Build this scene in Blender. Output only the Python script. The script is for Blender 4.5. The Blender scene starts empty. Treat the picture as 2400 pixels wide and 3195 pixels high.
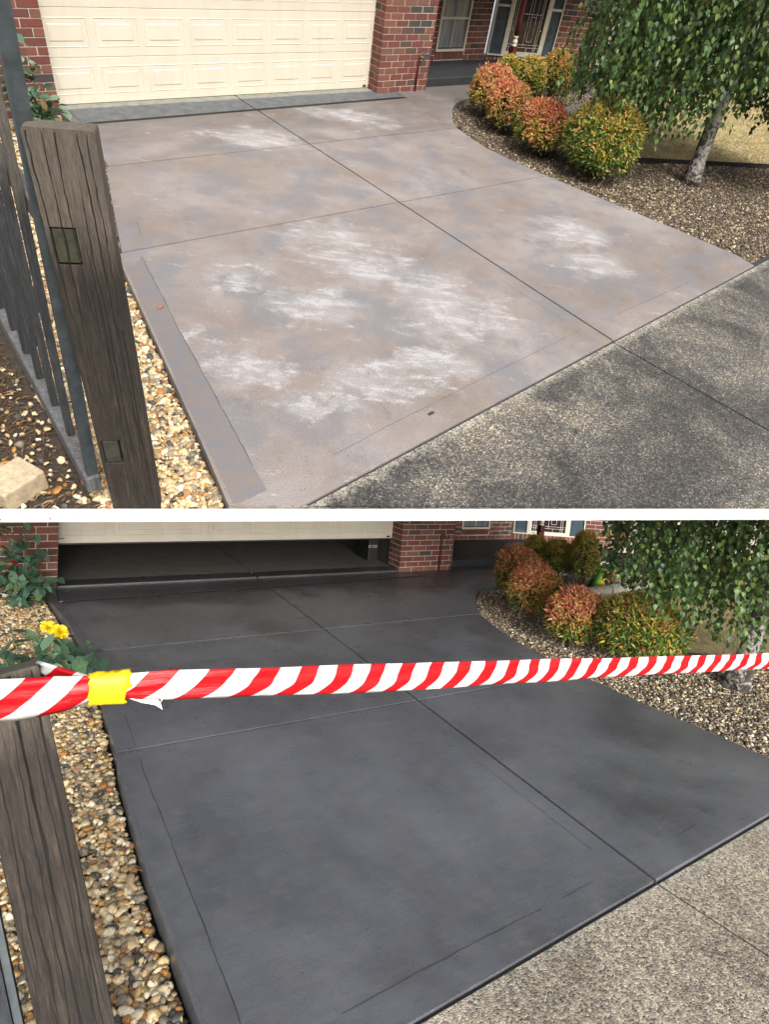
import bpy, bmesh, math, random
import numpy as np
from mathutils import Matrix, Vector

# ------------------------------------------------------------------ camera, sky, sun, exposure
SC = bpy.context.scene
COL = SC.collection
# Two driveways seen from one viewpoint: the sealed one on level ground, the unsealed one on a
# sloping terrace above it.  Rows: camera right, down, forward in each site's own axes
# (x along the garage door, y into the house, z up, origin at the left foot of the garage door).
R_HI = np.array([[0.78358105, -0.60665553, 0.13405151], [-0.37359094, -0.63247844, -0.67852843], [0.49641772, 0.48160159, -0.72223913]])
C_HI = np.array([-2.55964647, -9.32347223, 2.83038747])
R_LO = np.array([[0.86027728, -0.50187821, 0.08967314], [0.00681867, -0.1645474, -0.98634561], [0.50978085, 0.84914216, -0.13813425]])
C_LO = np.array([-0.54676884, -8.60339428, 2.30610211])
T = R_LO.T @ R_HI
M_HI = Matrix([list(T[i]) + [float((C_LO - T @ C_HI)[i])] for i in range(3)] + [[0, 0, 0, 1]])
M_LO = Matrix.Identity(4)

cam_data = bpy.data.cameras.new('camera')
cam = bpy.data.objects.new('camera', cam_data)
COL.objects.link(cam)
cam.matrix_world = Matrix([[R_LO[0][i], -R_LO[1][i], -R_LO[2][i], C_LO[i]] for i in range(3)] + [[0, 0, 0, 1]])
cam_data.sensor_fit = 'HORIZONTAL'
cam_data.sensor_width = 36.0
cam_data.lens = 36.0 * 2000 / 2400
cam_data.clip_start = 0.05
cam_data.clip_end = 500
SC.camera = cam

SUN_SIDE, SUN_UP = math.radians(-20), math.radians(9)     # right of and above the viewing axis, from behind
s_cam = np.array([-math.sin(SUN_SIDE) * math.cos(SUN_UP), -math.sin(SUN_UP), -math.cos(SUN_SIDE) * math.cos(SUN_UP)])
s_dir = Vector(R_LO.T @ s_cam).normalized()
sun_data = bpy.data.lights.new('sun', 'SUN')
sun_data.energy = 1.2
sun_data.angle = math.radians(14)
sun_data.color = (1.0, 0.965, 0.91)
sun = bpy.data.objects.new('sun', sun_data)
COL.objects.link(sun)
sun.rotation_euler = s_dir.to_track_quat('Z', 'Y').to_euler()

world = bpy.data.worlds.new('World')
SC.world = world
world.use_nodes = True
wn, wl = world.node_tree.nodes, world.node_tree.links
wn.clear()
sky = wn.new('ShaderNodeTexSky')
sky.sky_type = 'NISHITA'
sky.sun_disc = False
sky.sun_elevation = math.asin(s_dir.z)
sky.sun_rotation = math.atan2(s_dir.x, s_dir.y)
sky.dust_density = 4.0
sky.air_density = 1.0
hsv = wn.new('ShaderNodeHueSaturation')
hsv.inputs['Saturation'].default_value = 0.22
bg = wn.new('ShaderNodeBackground')
bg.inputs['Strength'].default_value = 0.15
wo = wn.new('ShaderNodeOutputWorld')
wl.new(sky.outputs[0], hsv.inputs['Color'])
wl.new(hsv.outputs[0], bg.inputs['Color'])
wl.new(bg.outputs[0], wo.inputs['Surface'])

SC.view_settings.view_transform = 'Standard'
SC.view_settings.look = 'None'
SC.view_settings.gamma = 1.0
SC.view_settings.use_curve_mapping = False
SC.view_settings.exposure = 0.82
SC.render.engine = 'CYCLES'
SC.cycles.max_bounces = 8
SC.cycles.use_denoising = True

# ------------------------------------------------------------------ materials
class Mat:
    """small node builder"""
    def __init__(self, name):
        self.m = bpy.data.materials.new(name)
        self.m.use_nodes = True
        self.t = self.m.node_tree
        self.n, self.l = self.t.nodes, self.t.links
        self.b = self.n['Principled BSDF']
        self.tc = None
    def set(self, **kw):
        for k, v in kw.items():
            s = self.b.inputs[k.replace('_', ' ')]
            if hasattr(v, 'links'):
                self.l.new(v, s)
            else:
                s.default_value = v if not (isinstance(v, tuple) and len(v) == 3) else (*v, 1)
        return self
    def co(self, scale=(1, 1, 1), rot=(0, 0, 0), kind='Object', loc=(0, 0, 0)):
        if self.tc is None:
            self.tc = self.n.new('ShaderNodeTexCoord')
        mp = self.n.new('ShaderNodeMapping')
        mp.inputs['Scale'].default_value = scale
        mp.inputs['Rotation'].default_value = rot
        mp.inputs['Location'].default_value = loc
        self.l.new(self.tc.outputs[kind], mp.inputs['Vector'])
        return mp.outputs[0]
    def noise(self, vec, scale=5, detail=4, rough=0.55, dist=0.0):
        x = self.n.new('ShaderNodeTexNoise')
        x.inputs['Scale'].default_value = scale
        x.inputs['Detail'].default_value = detail
        x.inputs['Roughness'].default_value = rough
        x.inputs['Distortion'].default_value = dist
        self.l.new(vec, x.inputs['Vector'])
        return x.outputs['Fac']
    def voro(self, vec, scale=5, feature='F1', out='Distance', rand=1.0):
        x = self.n.new('ShaderNodeTexVoronoi')
        x.feature = feature
        x.inputs['Scale'].default_value = scale
        x.inputs['Randomness'].default_value = rand
        self.l.new(vec, x.inputs['Vector'])
        return x.outputs[out]
    def wave(self, vec, scale, dist=2, detail=2, dscale=1.0, direction='X', wtype='BANDS'):
        x = self.n.new('ShaderNodeTexWave')
        x.wave_type = wtype
        if wtype == 'BANDS': x.bands_direction = direction
        x.inputs['Scale'].default_value = scale
        x.inputs['Distortion'].default_value = dist
        x.inputs['Detail'].default_value = detail
        x.inputs['Detail Scale'].default_value = dscale
        self.l.new(vec, x.inputs['Vector'])
        return x.outputs['Fac']
    def ramp(self, fac, stops, interp='LINEAR'):
        x = self.n.new('ShaderNodeValToRGB')
        x.color_ramp.interpolation = interp
        e = x.color_ramp.elements
        while len(e) < len(stops):
            e.new(0.5)
        for q, (p, c) in zip(e, stops):
            q.position = p
            q.color = (c, c, c, 1) if isinstance(c, (int, float)) else (*c, 1)
        self.l.new(fac, x.inputs['Fac'])
        return x.outputs['Color']
    def mix(self, fac, a, b, mode='MIX'):
        x = self.n.new('ShaderNodeMix')
        x.data_type = 'RGBA'
        x.blend_type = mode
        for s, v in ((x.inputs['Factor'], fac), (x.inputs[6], a), (x.inputs[7], b)):
            if hasattr(v, 'links'):
                self.l.new(v, s)
            else:
                s.default_value = v if isinstance(v, (int, float)) else (*v, 1)
        return x.outputs[2]
    def math(self, op, a, b=0.0):
        x = self.n.new('ShaderNodeMath')
        x.operation = op
        for s, v in ((x.inputs[0], a), (x.inputs[1], b)):
            if hasattr(v, 'links'):
                self.l.new(v, s)
            else:
                s.default_value = v
        return x.outputs[0]
    def attr(self, name):
        x = self.n.new('ShaderNodeAttribute')
        x.attribute_name = name
        return x.outputs['Color']
    def rnd(self):
        x = self.n.new('ShaderNodeObjectInfo')
        return x.outputs['Random']
    def bump(self, h, strength=0.3, dist=0.01, nrm=None):
        x = self.n.new('ShaderNodeBump')
        x.inputs['Strength'].default_value = strength
        x.inputs['Distance'].default_value = dist
        self.l.new(h, x.inputs['Height'])
        if nrm is not None:
            self.l.new(nrm, x.inputs['Normal'])
        self.l.new(x.outputs[0], self.b.inputs['Normal'])
        return x.outputs[0]
    def random_shift(self, vec, amt=7.0):
        """move the pattern per object so copies differ"""
        r = self.rnd()
        c = self.n.new('ShaderNodeCombineXYZ')
        k = self.math('MULTIPLY', r, amt)
        for i in range(3):
            self.l.new(k, c.inputs[i])
        a = self.n.new('ShaderNodeVectorMath')
        a.operation = 'ADD'
        self.l.new(vec, a.inputs[0])
        self.l.new(c.outputs[0], a.inputs[1])
        return a.outputs[0]

BLOOM = [(1.28, -4.13, .55, .38), (1.23, -4.83, .6, .33), (1.53, -5.57, .42, .40), (1.4, -6.03, .5, .33), (.36, -5.27, .4, .3), (-.64, -5.71, .3, .26), (.19, -6.39, .5, .2), (-.37, -6.41, .36, .16), (-.78, -5.11, .12, .16), (-.07, -4.62, .25, .2), (.51, -6.28, .34, .2), (3.98, -5.07, .45, .36), (1.93, -1.57, .7, .3), (3.66, -1.15, .7, .26), (3.58, -5.74, .42, .28), (.76, -6.27, .3, .18)]
def mat_stained_concrete():
    m = Mat('stained_concrete')
    v = m.co()
    xyz = m.n.new('ShaderNodeSeparateXYZ'); m.l.new(v, xyz.inputs[0])
    big = m.noise(v, 0.75, 7, 0.66, 0.35)
    base = m.ramp(big, [(0.30, (0.150, 0.118, 0.102)), (0.45, (0.205, 0.172, 0.156)), (0.58, (0.238, 0.212, 0.204)), (0.75, (0.272, 0.250, 0.246))])
    grey = m.noise(m.co(loc=(4, 1, 0)), 1.6, 8, 0.72)
    base = m.mix(m.ramp(grey, [(0.47, 0.0), (0.58, 0.75)]), base, (0.158, 0.156, 0.170))
    warm = m.noise(m.co(loc=(-3, 6, 0)), 1.3, 8, 0.74)
    base = m.mix(m.ramp(warm, [(0.53, 0.0), (0.66, 0.5)]), base, (0.190, 0.140, 0.112))
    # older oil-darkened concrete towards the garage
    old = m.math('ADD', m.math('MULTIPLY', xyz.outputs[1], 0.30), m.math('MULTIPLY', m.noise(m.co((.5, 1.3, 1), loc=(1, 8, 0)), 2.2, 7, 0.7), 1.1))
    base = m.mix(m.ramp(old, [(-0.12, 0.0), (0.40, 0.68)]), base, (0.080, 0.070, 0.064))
    # dried salt bloom: chalky flakes inside known patches
    wc = m.n.new('ShaderNodeTexNoise'); wc.inputs['Scale'].default_value = 2.1; wc.inputs['Detail'].default_value = 7; wc.inputs['Roughness'].default_value = 0.68
    m.l.new(v, wc.inputs['Vector'])
    wa = m.n.new('ShaderNodeVectorMath'); wa.operation = 'MULTIPLY_ADD'; wa.inputs[1].default_value = (1.5, 1.5, 0); wa.inputs[2].default_value = (-.75, -.75, 0)
    m.l.new(wc.outputs['Color'], wa.inputs[0])
    wb = m.n.new('ShaderNodeVectorMath'); wb.operation = 'ADD'
    m.l.new(v, wb.inputs[0]); m.l.new(wa.outputs[0], wb.inputs[1])
    mx = None
    for (cx, cy, ra, rb) in BLOOM:
        mp = m.n.new('ShaderNodeMapping'); mp.vector_type = 'TEXTURE'
        mp.inputs['Location'].default_value = (cx, cy, 0); mp.inputs['Rotation'].default_value = (0, 0, -0.657); mp.inputs['Scale'].default_value = (ra, rb, 1)
        m.l.new(wb.outputs[0], mp.inputs['Vector'])
        ln = m.n.new('ShaderNodeVectorMath'); ln.operation = 'LENGTH'; m.l.new(mp.outputs[0], ln.inputs[0])
        k = m.math('SUBTRACT', 1.0, ln.outputs['Value'])
        mx = k if mx is None else m.math('MAXIMUM', mx, k)
    mx = m.math('MAXIMUM', mx, -0.45)
    sm = m.n.new('ShaderNodeMapping'); sm.vector_type = 'TEXTURE'
    sm.inputs['Rotation'].default_value = (0, 0, -0.657); sm.inputs['Scale'].default_value = (1.0, 0.38, 1)
    m.l.new(m.tc.outputs['Object'], sm.inputs['Vector'])
    rag = m.noise(sm.outputs[0], 3.2, 10, 0.76, 0.25)
    flake = m.noise(v, 55, 5, 0.85)
    bl = m.math('ADD', m.math('MULTIPLY', mx, 0.15), m.math('ADD', m.math('MULTIPLY', rag, 1.15), m.math('MULTIPLY', flake, 0.55)))
    base = m.mix(m.ramp(bl, [(0.90, 0.0), (0.99, 0.32), (1.16, 0.72)]), base, (0.47, 0.462, 0.468))
    haze = m.ramp(m.math('ADD', mx, m.math('MULTIPLY', rag, 1.0)), [(0.25, 0.0), (1.1, 0.5)])
    base = m.mix(haze, base, (0.31, 0.302, 0.308))
    # dark oily stains
    d1 = m.noise(m.co(loc=(9, 3, 0)), 2.4, 8, 0.74, 0.3)
    base = m.mix(m.ramp(d1, [(0.60, 0.0), (0.68, 0.5)]), base, (0.10, 0.097, 0.105))
    fine = m.noise(v, 110, 4, 0.82)
    base = m.mix(0.9, base, m.ramp(fine, [(0.3, 0.5), (0.7, 1.5)]), 'MULTIPLY')
    pits = m.voro(v, 20, 'F1')
    base = m.mix(m.math('MULTIPLY', m.ramp(pits, [(0.07, 1.0), (0.11, 0.0)]), m.ramp(m.noise(v, 3, 2), [(0.5, 0.0), (0.56, 0.85)])), base, (0.05, 0.047, 0.047))
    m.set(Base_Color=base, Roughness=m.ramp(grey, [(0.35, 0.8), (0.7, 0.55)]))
    m.bump(m.mix(0.3, fine, rag), 0.4, 0.006)
    return m.m

def mat_margin(name, a, b, rough):
    """smooth trowelled band along the slab edge"""
    m = Mat(name)
    v = m.co()
    n = m.noise(v, 6, 8, 0.72, 0.5)
    f = m.noise(v, 120, 4, 0.8)
    c = m.mix(0.6, m.ramp(n, [(0.35, a), (0.65, b)]), m.ramp(f, [(0.3, 0.7), (0.7, 1.3)]), 'MULTIPLY')
    m.set(Base_Color=c, Roughness=rough)
    m.bump(m.mix(0.5, n, f), 0.3, 0.006)
    return m.m

def mat_sealed_concrete():
    m = Mat('charcoal_sealed_concrete')
    v = m.co()
    big = m.noise(v, 0.9, 6, 0.62, 0.3)
    base = m.ramp(big, [(0.3, (0.070, 0.073, 0.083)), (0.5, (0.108, 0.113, 0.129)), (0.7, (0.146, 0.152, 0.172))])
    mot = m.noise(m.co(loc=(3, 3, 0)), 4.5, 8, 0.74)
    base = m.mix(m.ramp(mot, [(0.50, 0.0), (0.68, 0.6)]), base, (0.155, 0.150, 0.146))
    wet = m.noise(m.co((1.2, 0.8, 1), loc=(7, 2, 0)), 0.9, 6, 0.62, 0.3)
    wetm = m.ramp(wet, [(0.53, 0.0), (0.66, 1.0)])
    base = m.mix(m.math('MULTIPLY', wetm, 0.55), base, (0.055, 0.055, 0.060))
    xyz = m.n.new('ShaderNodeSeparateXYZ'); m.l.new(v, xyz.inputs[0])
    far_tone = m.math('ADD', m.math('MULTIPLY', xyz.outputs[1], 0.32), m.math('MULTIPLY', m.noise(m.co(loc=(2, 5, 0)), 1.4, 6, 0.65), 0.9))  # base colour gets darker towards the garage, with a ragged transition
    base = m.mix(m.ramp(far_tone, [(-0.55, 0.0), (0.15, 0.72)]), base, (0.040, 0.038, 0.038))
    # brush marks of the roller
    brush = m.noise(m.co((1, 7, 1), rot=(0, 0, 0.5)), 5, 6, 0.75)
    base = m.mix(0.5, base, m.ramp(brush, [(0.35, 0.82), (0.65, 1.18)]), 'MULTIPLY')
    fine = m.noise(v, 130, 5, 0.8)
    base = m.mix(0.8, base, m.ramp(fine, [(0.3, 0.6), (0.7, 1.4)]), 'MULTIPLY')
    pits = m.voro(v, 20, 'F1')
    pit = m.math('MULTIPLY', m.ramp(pits, [(0.05, 1.0), (0.11, 0.0)]), m.ramp(m.noise(v, 2.5, 3), [(0.54, 0.0), (0.60, 1.0)]))
    base = m.mix(m.math('MULTIPLY', pit, 0.7), base, (0.018, 0.018, 0.018))
    m.set(Base_Color=base, Roughness=m.ramp(mot, [(0.3, 0.22), (0.7, 0.42)]))
    h = m.mix(0.4, m.noise(v, 45, 6, 0.78), m.noise(v, 7, 5, 0.65))
    m.bump(m.mix(pit, h, (0, 0, 0)), 0.42, 0.009)
    return m.m

def mat_aggregate(name, dark):
    m = Mat(name)
    v = m.co()
    warp = m.noise(v, 30, 2)
    rc = m.voro(v, 88, 'F1', 'Color')
    sep = m.n.new('ShaderNodeSeparateColor')
    m.l.new(rc, sep.inputs[0])
    r = sep.outputs[0]
    if dark:
        stone = m.ramp(r, [(0.0, (0.020, 0.020, 0.022)), (0.35, (0.060, 0.063, 0.070)), (0.6, (0.115, 0.112, 0.108)), (0.78, (0.20, 0.178, 0.14)), (0.92, (0.30, 0.27, 0.22)), (1.0, (0.46, 0.43, 0.37))])
        cem = (0.125, 0.115, 0.098)
    else:
        stone = m.ramp(r, [(0.0, (0.060, 0.060, 0.064)), (0.3, (0.18, 0.168, 0.152)), (0.6, (0.35, 0.31, 0.25)), (0.8, (0.50, 0.435, 0.34)), (1.0, (0.66, 0.60, 0.50))])
        cem = (0.42, 0.375, 0.31)
    d = m.voro(v, 88, 'DISTANCE_TO_EDGE')
    base = m.mix(m.ramp(d, [(0.02, 0.0), (0.10, 1.0)]), cem, stone)
    rc2 = m.voro(m.co(loc=(5, 1, 0)), 46, 'F1')
    base = m.mix(m.ramp(rc2, [(0.16, 0.75), (0.24, 0.0)]), base, (0.055, 0.06, 0.07) if dark else (0.11, 0.112, 0.125))
    stain = m.noise(m.co(loc=(1.7, 0.6, 0)), 1.15, 6, 0.66, 0.7)
    if dark:
        base = m.mix(1.0, base, m.ramp(stain, [(0.33, (1.6, 1.48, 1.3)), (0.45, (1.0, 0.97, 0.93)), (0.54, (0.58, 0.57, 0.58)), (0.66, (0.34, 0.34, 0.35))]), 'MULTIPLY')
    else:
        base = m.mix(1.0, base, m.ramp(stain, [(0.35, (1.25, 1.22, 1.14)), (0.52, (1.02, 0.99, 0.93)), (0.68, (0.58, 0.55, 0.51))]), 'MULTIPLY')
    # pale cement worn clean next to the driveway edge
    xyz = m.n.new('ShaderNodeSeparateXYZ')
    m.l.new(m.co(), xyz.inputs[0])
    rim = m.math('ADD', m.math('ADD', xyz.outputs[1], m.math('MULTIPLY', xyz.outputs[0], -0.088 if dark else -0.076)), 7.05 if dark else 6.92)
    rim = m.math('ADD', rim, m.math('MULTIPLY', m.noise(v, 9, 4, 0.7), 0.22))
    base = m.mix(m.math('MULTIPLY', m.ramp(rim, [(0.0, 0.0), (0.13, 0.85)]), m.ramp(r, [(0.25, 0.25), (0.5, 1.0)])), base, (0.50, 0.46, 0.385))
    m.set(Base_Color=base, Roughness=0.75)
    m.bump(m.ramp(d, [(0.0, 0.0), (0.22, 1.0)]), 0.55, 0.006)
    return m.m

def mat_brick():
    m = Mat('red_brick')
    v = m.random_shift(m.co())
    c = m.ramp(m.rnd(), [(0.0, (0.155, 0.046, 0.035)), (0.28, (0.190, 0.070, 0.048)), (0.48, (0.130, 0.042, 0.034)), (0.62, (0.165, 0.075, 0.052)), (0.76, (0.092, 0.050, 0.039)), (0.90, (0.052, 0.044, 0.041))], 'CONSTANT')
    n = m.noise(v, 16, 5, 0.65)
    c = m.mix(m.ramp(n, [(0.48, 0.0), (0.72, 0.75)]), c, (0.10, 0.058, 0.045))
    f = m.noise(v, 120, 3, 0.7)
    c = m.mix(0.5, c, m.ramp(f, [(0.3, 0.7), (0.7, 1.25)]), 'MULTIPLY')
    m.set(Base_Color=c, Roughness=0.88)
    m.bump(m.mix(0.6, n, f), 0.5, 0.006)
    return m.m

def mat_mortar():
    m = Mat('mortar')
    v = m.co()
    f = m.noise(v, 90, 4, 0.7)
    m.set(Base_Color=m.ramp(f, [(0.3, (0.40, 0.345, 0.28)), (0.7, (0.54, 0.485, 0.41))]), Roughness=0.95)
    m.bump(f, 0.6, 0.004)
    return m.m

def mat_brick_far():
    m = Mat('brickwork_above')
    x = m.n.new('ShaderNodeTexBrick')
    x.inputs['Color1'].default_value = (0.165, 0.042, 0.033, 1)
    x.inputs['Color2'].default_value = (0.12, 0.05, 0.04, 1)
    x.inputs['Mortar'].default_value = (0.46, 0.4, 0.33, 1)
    x.inputs['Scale'].default_value = 1.0
    x.inputs['Brick Width'].default_value = 0.24
    x.inputs['Row Height'].default_value = 0.086
    x.inputs['Mortar Size'].default_value = 0.005
    m.l.new(m.co((1, 1, 1), rot=(math.pi / 2, 0, 0)), x.inputs['Vector'])
    m.set(Base_Color=x.outputs[0], Roughness=0.9)
    return m.m

def mat_door():
    m = Mat('cream_steel_door')
    v = m.co((1, 1, 0.35))
    dirt = m.noise(v, 5, 5, 0.65, 0.4)
    g = m.noise(m.co((14, 14, 180)), 3, 3, 0.6)
    c = m.ramp(dirt, [(0.35, (0.60, 0.545, 0.44)), (0.6, (0.64, 0.59, 0.49)), (0.8, (0.585, 0.51, 0.385))])
    m.set(Base_Color=c, Roughness=0.42)
    m.bump(g, 0.04, 0.002)
    return m.m

def mat_wood(name, a, b, c, weather):
    m = Mat(name)
    v = m.random_shift(m.co((1, 1, 0.10)), 3.0)
    g = m.noise(v, 34, 8, 0.74, 0.3)
    col = m.ramp(g, [(0.28, a), (0.5, b), (0.72, c)])
    crk = m.noise(m.co((1, 1, 0.03), loc=(2, 0, 0)), 17, 3, 0.5, 0.15)
    line = m.ramp(crk, [(0.492, 0.0), (0.499, 1.0), (0.506, 0.0)])
    col = m.mix(m.math('MULTIPLY', line, 0.9), col, (0.012, 0.010, 0.009))
    crk2 = m.noise(m.co((1, 1, 0.02), loc=(7, 3, 1)), 31, 2, 0.5, 0.1)
    line2 = m.ramp(crk2, [(0.494, 0.0), (0.5, 1.0), (0.506, 0.0)])
    col = m.mix(m.math('MULTIPLY', line2, 0.75), col, (0.010, 0.009, 0.008))
    z = m.n.new('ShaderNodeSeparateXYZ')
    m.l.new(m.co(), z.inputs[0])
    blot = m.noise(m.co((1, 1, 0.4)), 5, 5, 0.7)
    col = m.mix(m.ramp(blot, [(0.5, 0.0), (0.72, weather)]), col, tuple(0.42 * q for q in a))
    # rain-bleached head of the post
    top = m.math('ADD', z.outputs[2], m.math('MULTIPLY', blot, 0.6))
    col = m.mix(m.ramp(m.math('MULTIPLY', top, 0.5), [(0.88, 0.0), (1.18, 0.6)]), col, m.mix(g, (0.075, 0.062, 0.05), (0.23, 0.195, 0.155)))
    fine = m.noise(v, 170, 4, 0.8)
    col = m.mix(0.85, col, m.ramp(fine, [(0.3, 0.45), (0.7, 1.5)]), 'MULTIPLY')
    m.set(Base_Color=col, Roughness=0.9)
    h = m.mix(line, g, (-1.2, -1.2, -1.2))
    m.bump(h, 0.6, 0.008)
    return m.m

def mat_end_grain(col):
    m = Mat('end_grain')
    n = m.noise(m.co(), 22, 6, 0.7, 1.0)
    r = m.wave(m.co(loc=(-0.03, 0, -1.6)), 3.2, 6, 3, 2.0, wtype='RINGS')
    c = m.ramp(n, [(0.3, tuple(0.45 * q for q in col)), (0.7, col)])
    c = m.mix(0.3, c, m.ramp(r, [(0.2, 0.55), (0.8, 1.2)]), 'MULTIPLY')
    m.set(Base_Color=c, Roughness=0.9)
    m.bump(n, 0.3, 0.004)
    return m.m

def mat_plain(name, col, rough=0.6, metallic=0.0, var=0.25, scale=30, bump=0.1, coat=0.0):
    m = Mat(name)
    n = m.noise(m.co(), scale, 5, 0.65)
    lo, hi = 1 - var, 1 + var
    c = m.mix(1.0, col, m.ramp(n, [(0.3, lo), (0.7, hi)]), 'MULTIPLY')
    m.set(Base_Color=c, Roughness=rough, Metallic=metallic)
    if coat: m.b.inputs['Coat Weight'].default_value = coat
    if bump: m.bump(n, bump, 0.004)
    return m.m

def mat_attr(name, rough=0.6, trans=0.0, var=0.0, spec=0.5, scale=60):
    m = Mat(name)
    c = m.attr('Col')
    if var:
        n = m.noise(m.co(), scale, 3, 0.7)
        c = m.mix(var, c, m.ramp(n, [(0.3, 0.45), (0.7, 1.5)]), 'MULTIPLY')
    m.set(Base_Color=c, Roughness=rough)
    m.b.inputs['Specular IOR Level'].default_value = spec
    if trans:
        tr = m.n.new('ShaderNodeBsdfTranslucent')
        m.l.new(c, tr.inputs['Color'])
        mx = m.n.new('ShaderNodeMixShader')
        mx.inputs[0].default_value = trans
        m.l.new(m.b.outputs[0], mx.inputs[1])
        m.l.new(tr.outputs[0], mx.inputs[2])
        m.l.new(mx.outputs[0], m.n['Material Output'].inputs['Surface'])
    return m.m

def mat_tape():
    m = Mat('barrier_tape')
    a = m.n.new('ShaderNodeAttribute')
    a.attribute_name = 'stripe'
    fr = m.math('FRACT', a.outputs['Fac'])
    msk = m.ramp(fr, [(0.0, 1.0), (0.47, 0.0)], 'CONSTANT')
    n = m.noise(m.co(), 14, 3)
    m.set(Base_Color=m.mix(msk, (0.80, 0.79, 0.78), (0.60, 0.006, 0.012)), Roughness=0.32)
    tr = m.n.new('ShaderNodeBsdfTranslucent')
    m.l.new(m.mix(msk, (0.80, 0.79, 0.78), (0.60, 0.006, 0.012)), tr.inputs['Color'])
    mx = m.n.new('ShaderNodeMixShader')
    mx.inputs[0].default_value = 0.22
    m.l.new(m.b.outputs[0], mx.inputs[1]); m.l.new(tr.outputs[0], mx.inputs[2])
    m.l.new(mx.outputs[0], m.n['Material Output'].inputs['Surface'])
    m.bump(m.noise(m.co((1.2, 1.2, 22)), 6, 5, 0.62, 0.8), 0.45, 0.006)
    return m.m

def mat_bark():
    m = Mat('birch_bark')
    v = m.co((1, 1, 1))
    n = m.noise(v, 13, 6, 0.72, 1.2)
    z = m.n.new('ShaderNodeSeparateXYZ')
    m.l.new(v, z.inputs[0])
    k = m.math('ADD', n, m.math('MULTIPLY', z.outputs[2], 0.07))
    c = m.ramp(k, [(0.42, (0.035, 0.028, 0.023)), (0.50, (0.095, 0.08, 0.068)), (0.57, (0.36, 0.34, 0.315)), (0.72, (0.50, 0.485, 0.46))])
    m.set(Base_Color=c, Roughness=0.9)
    m.bump(n, 0.9, 0.02)
    return m.m

def mat_soil():
    m = Mat('soil')
    n = m.noise(m.co(), 22, 7, 0.75)
    m.set(Base_Color=m.ramp(n, [(0.3, (0.024, 0.018, 0.014)), (0.7, (0.085, 0.065, 0.048))]), Roughness=1.0)
    m.bump(n, 0.9, 0.03)
    return m.m

def mat_lawn():
    m = Mat('dry_lawn')
    n = m.noise(m.co(), 3.0, 7, 0.7)
    m.set(Base_Color=m.ramp(n, [(0.3, (0.20, 0.17, 0.065)), (0.5, (0.36, 0.285, 0.14)), (0.7, (0.42, 0.34, 0.19))]), Roughness=1.0)
    m.bump(m.noise(m.co(), 60, 4, 0.7), 0.8, 0.02)
    return m.m

def mat_rainbow():
    m = Mat('rainbow_print')
    x = m.n.new('ShaderNodeSeparateXYZ')
    m.l.new(m.co(), x.inputs[0])
    k = m.math('ADD', m.math('MULTIPLY', x.outputs[0], 2.6), m.math('MULTIPLY', x.outputs[2], -1.1))
    k = m.math('ADD', k, 0.68)
    c = m.ramp(k, [(0.05, (0.02, 0.09, 0.03)), (0.25, (0.13, 0.30, 0.03)), (0.45, (0.62, 0.50, 0.02)), (0.62, (0.75, 0.26, 0.02)), (0.80, (0.62, 0.04, 0.03)), (0.93, (0.50, 0.02, 0.16)), (1.0, (0.22, 0.04, 0.30))])
    m.set(Base_Color=c, Roughness=0.35)
    return m.m

def mat_glass(name, col, rough=0.08):
    m = Mat(name)
    n = m.noise(m.co((1, 1, 0.15)), 12, 3)
    m.set(Base_Color=m.mix(1.0, col, m.ramp(n, [(0.35, 0.75), (0.65, 1.2)]), 'MULTIPLY'), Roughness=rough)
    m.b.inputs['Coat Weight'].default_value = 0.6
    m.b.inputs['Coat Roughness'].default_value = 0.03
    return m.m

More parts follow.
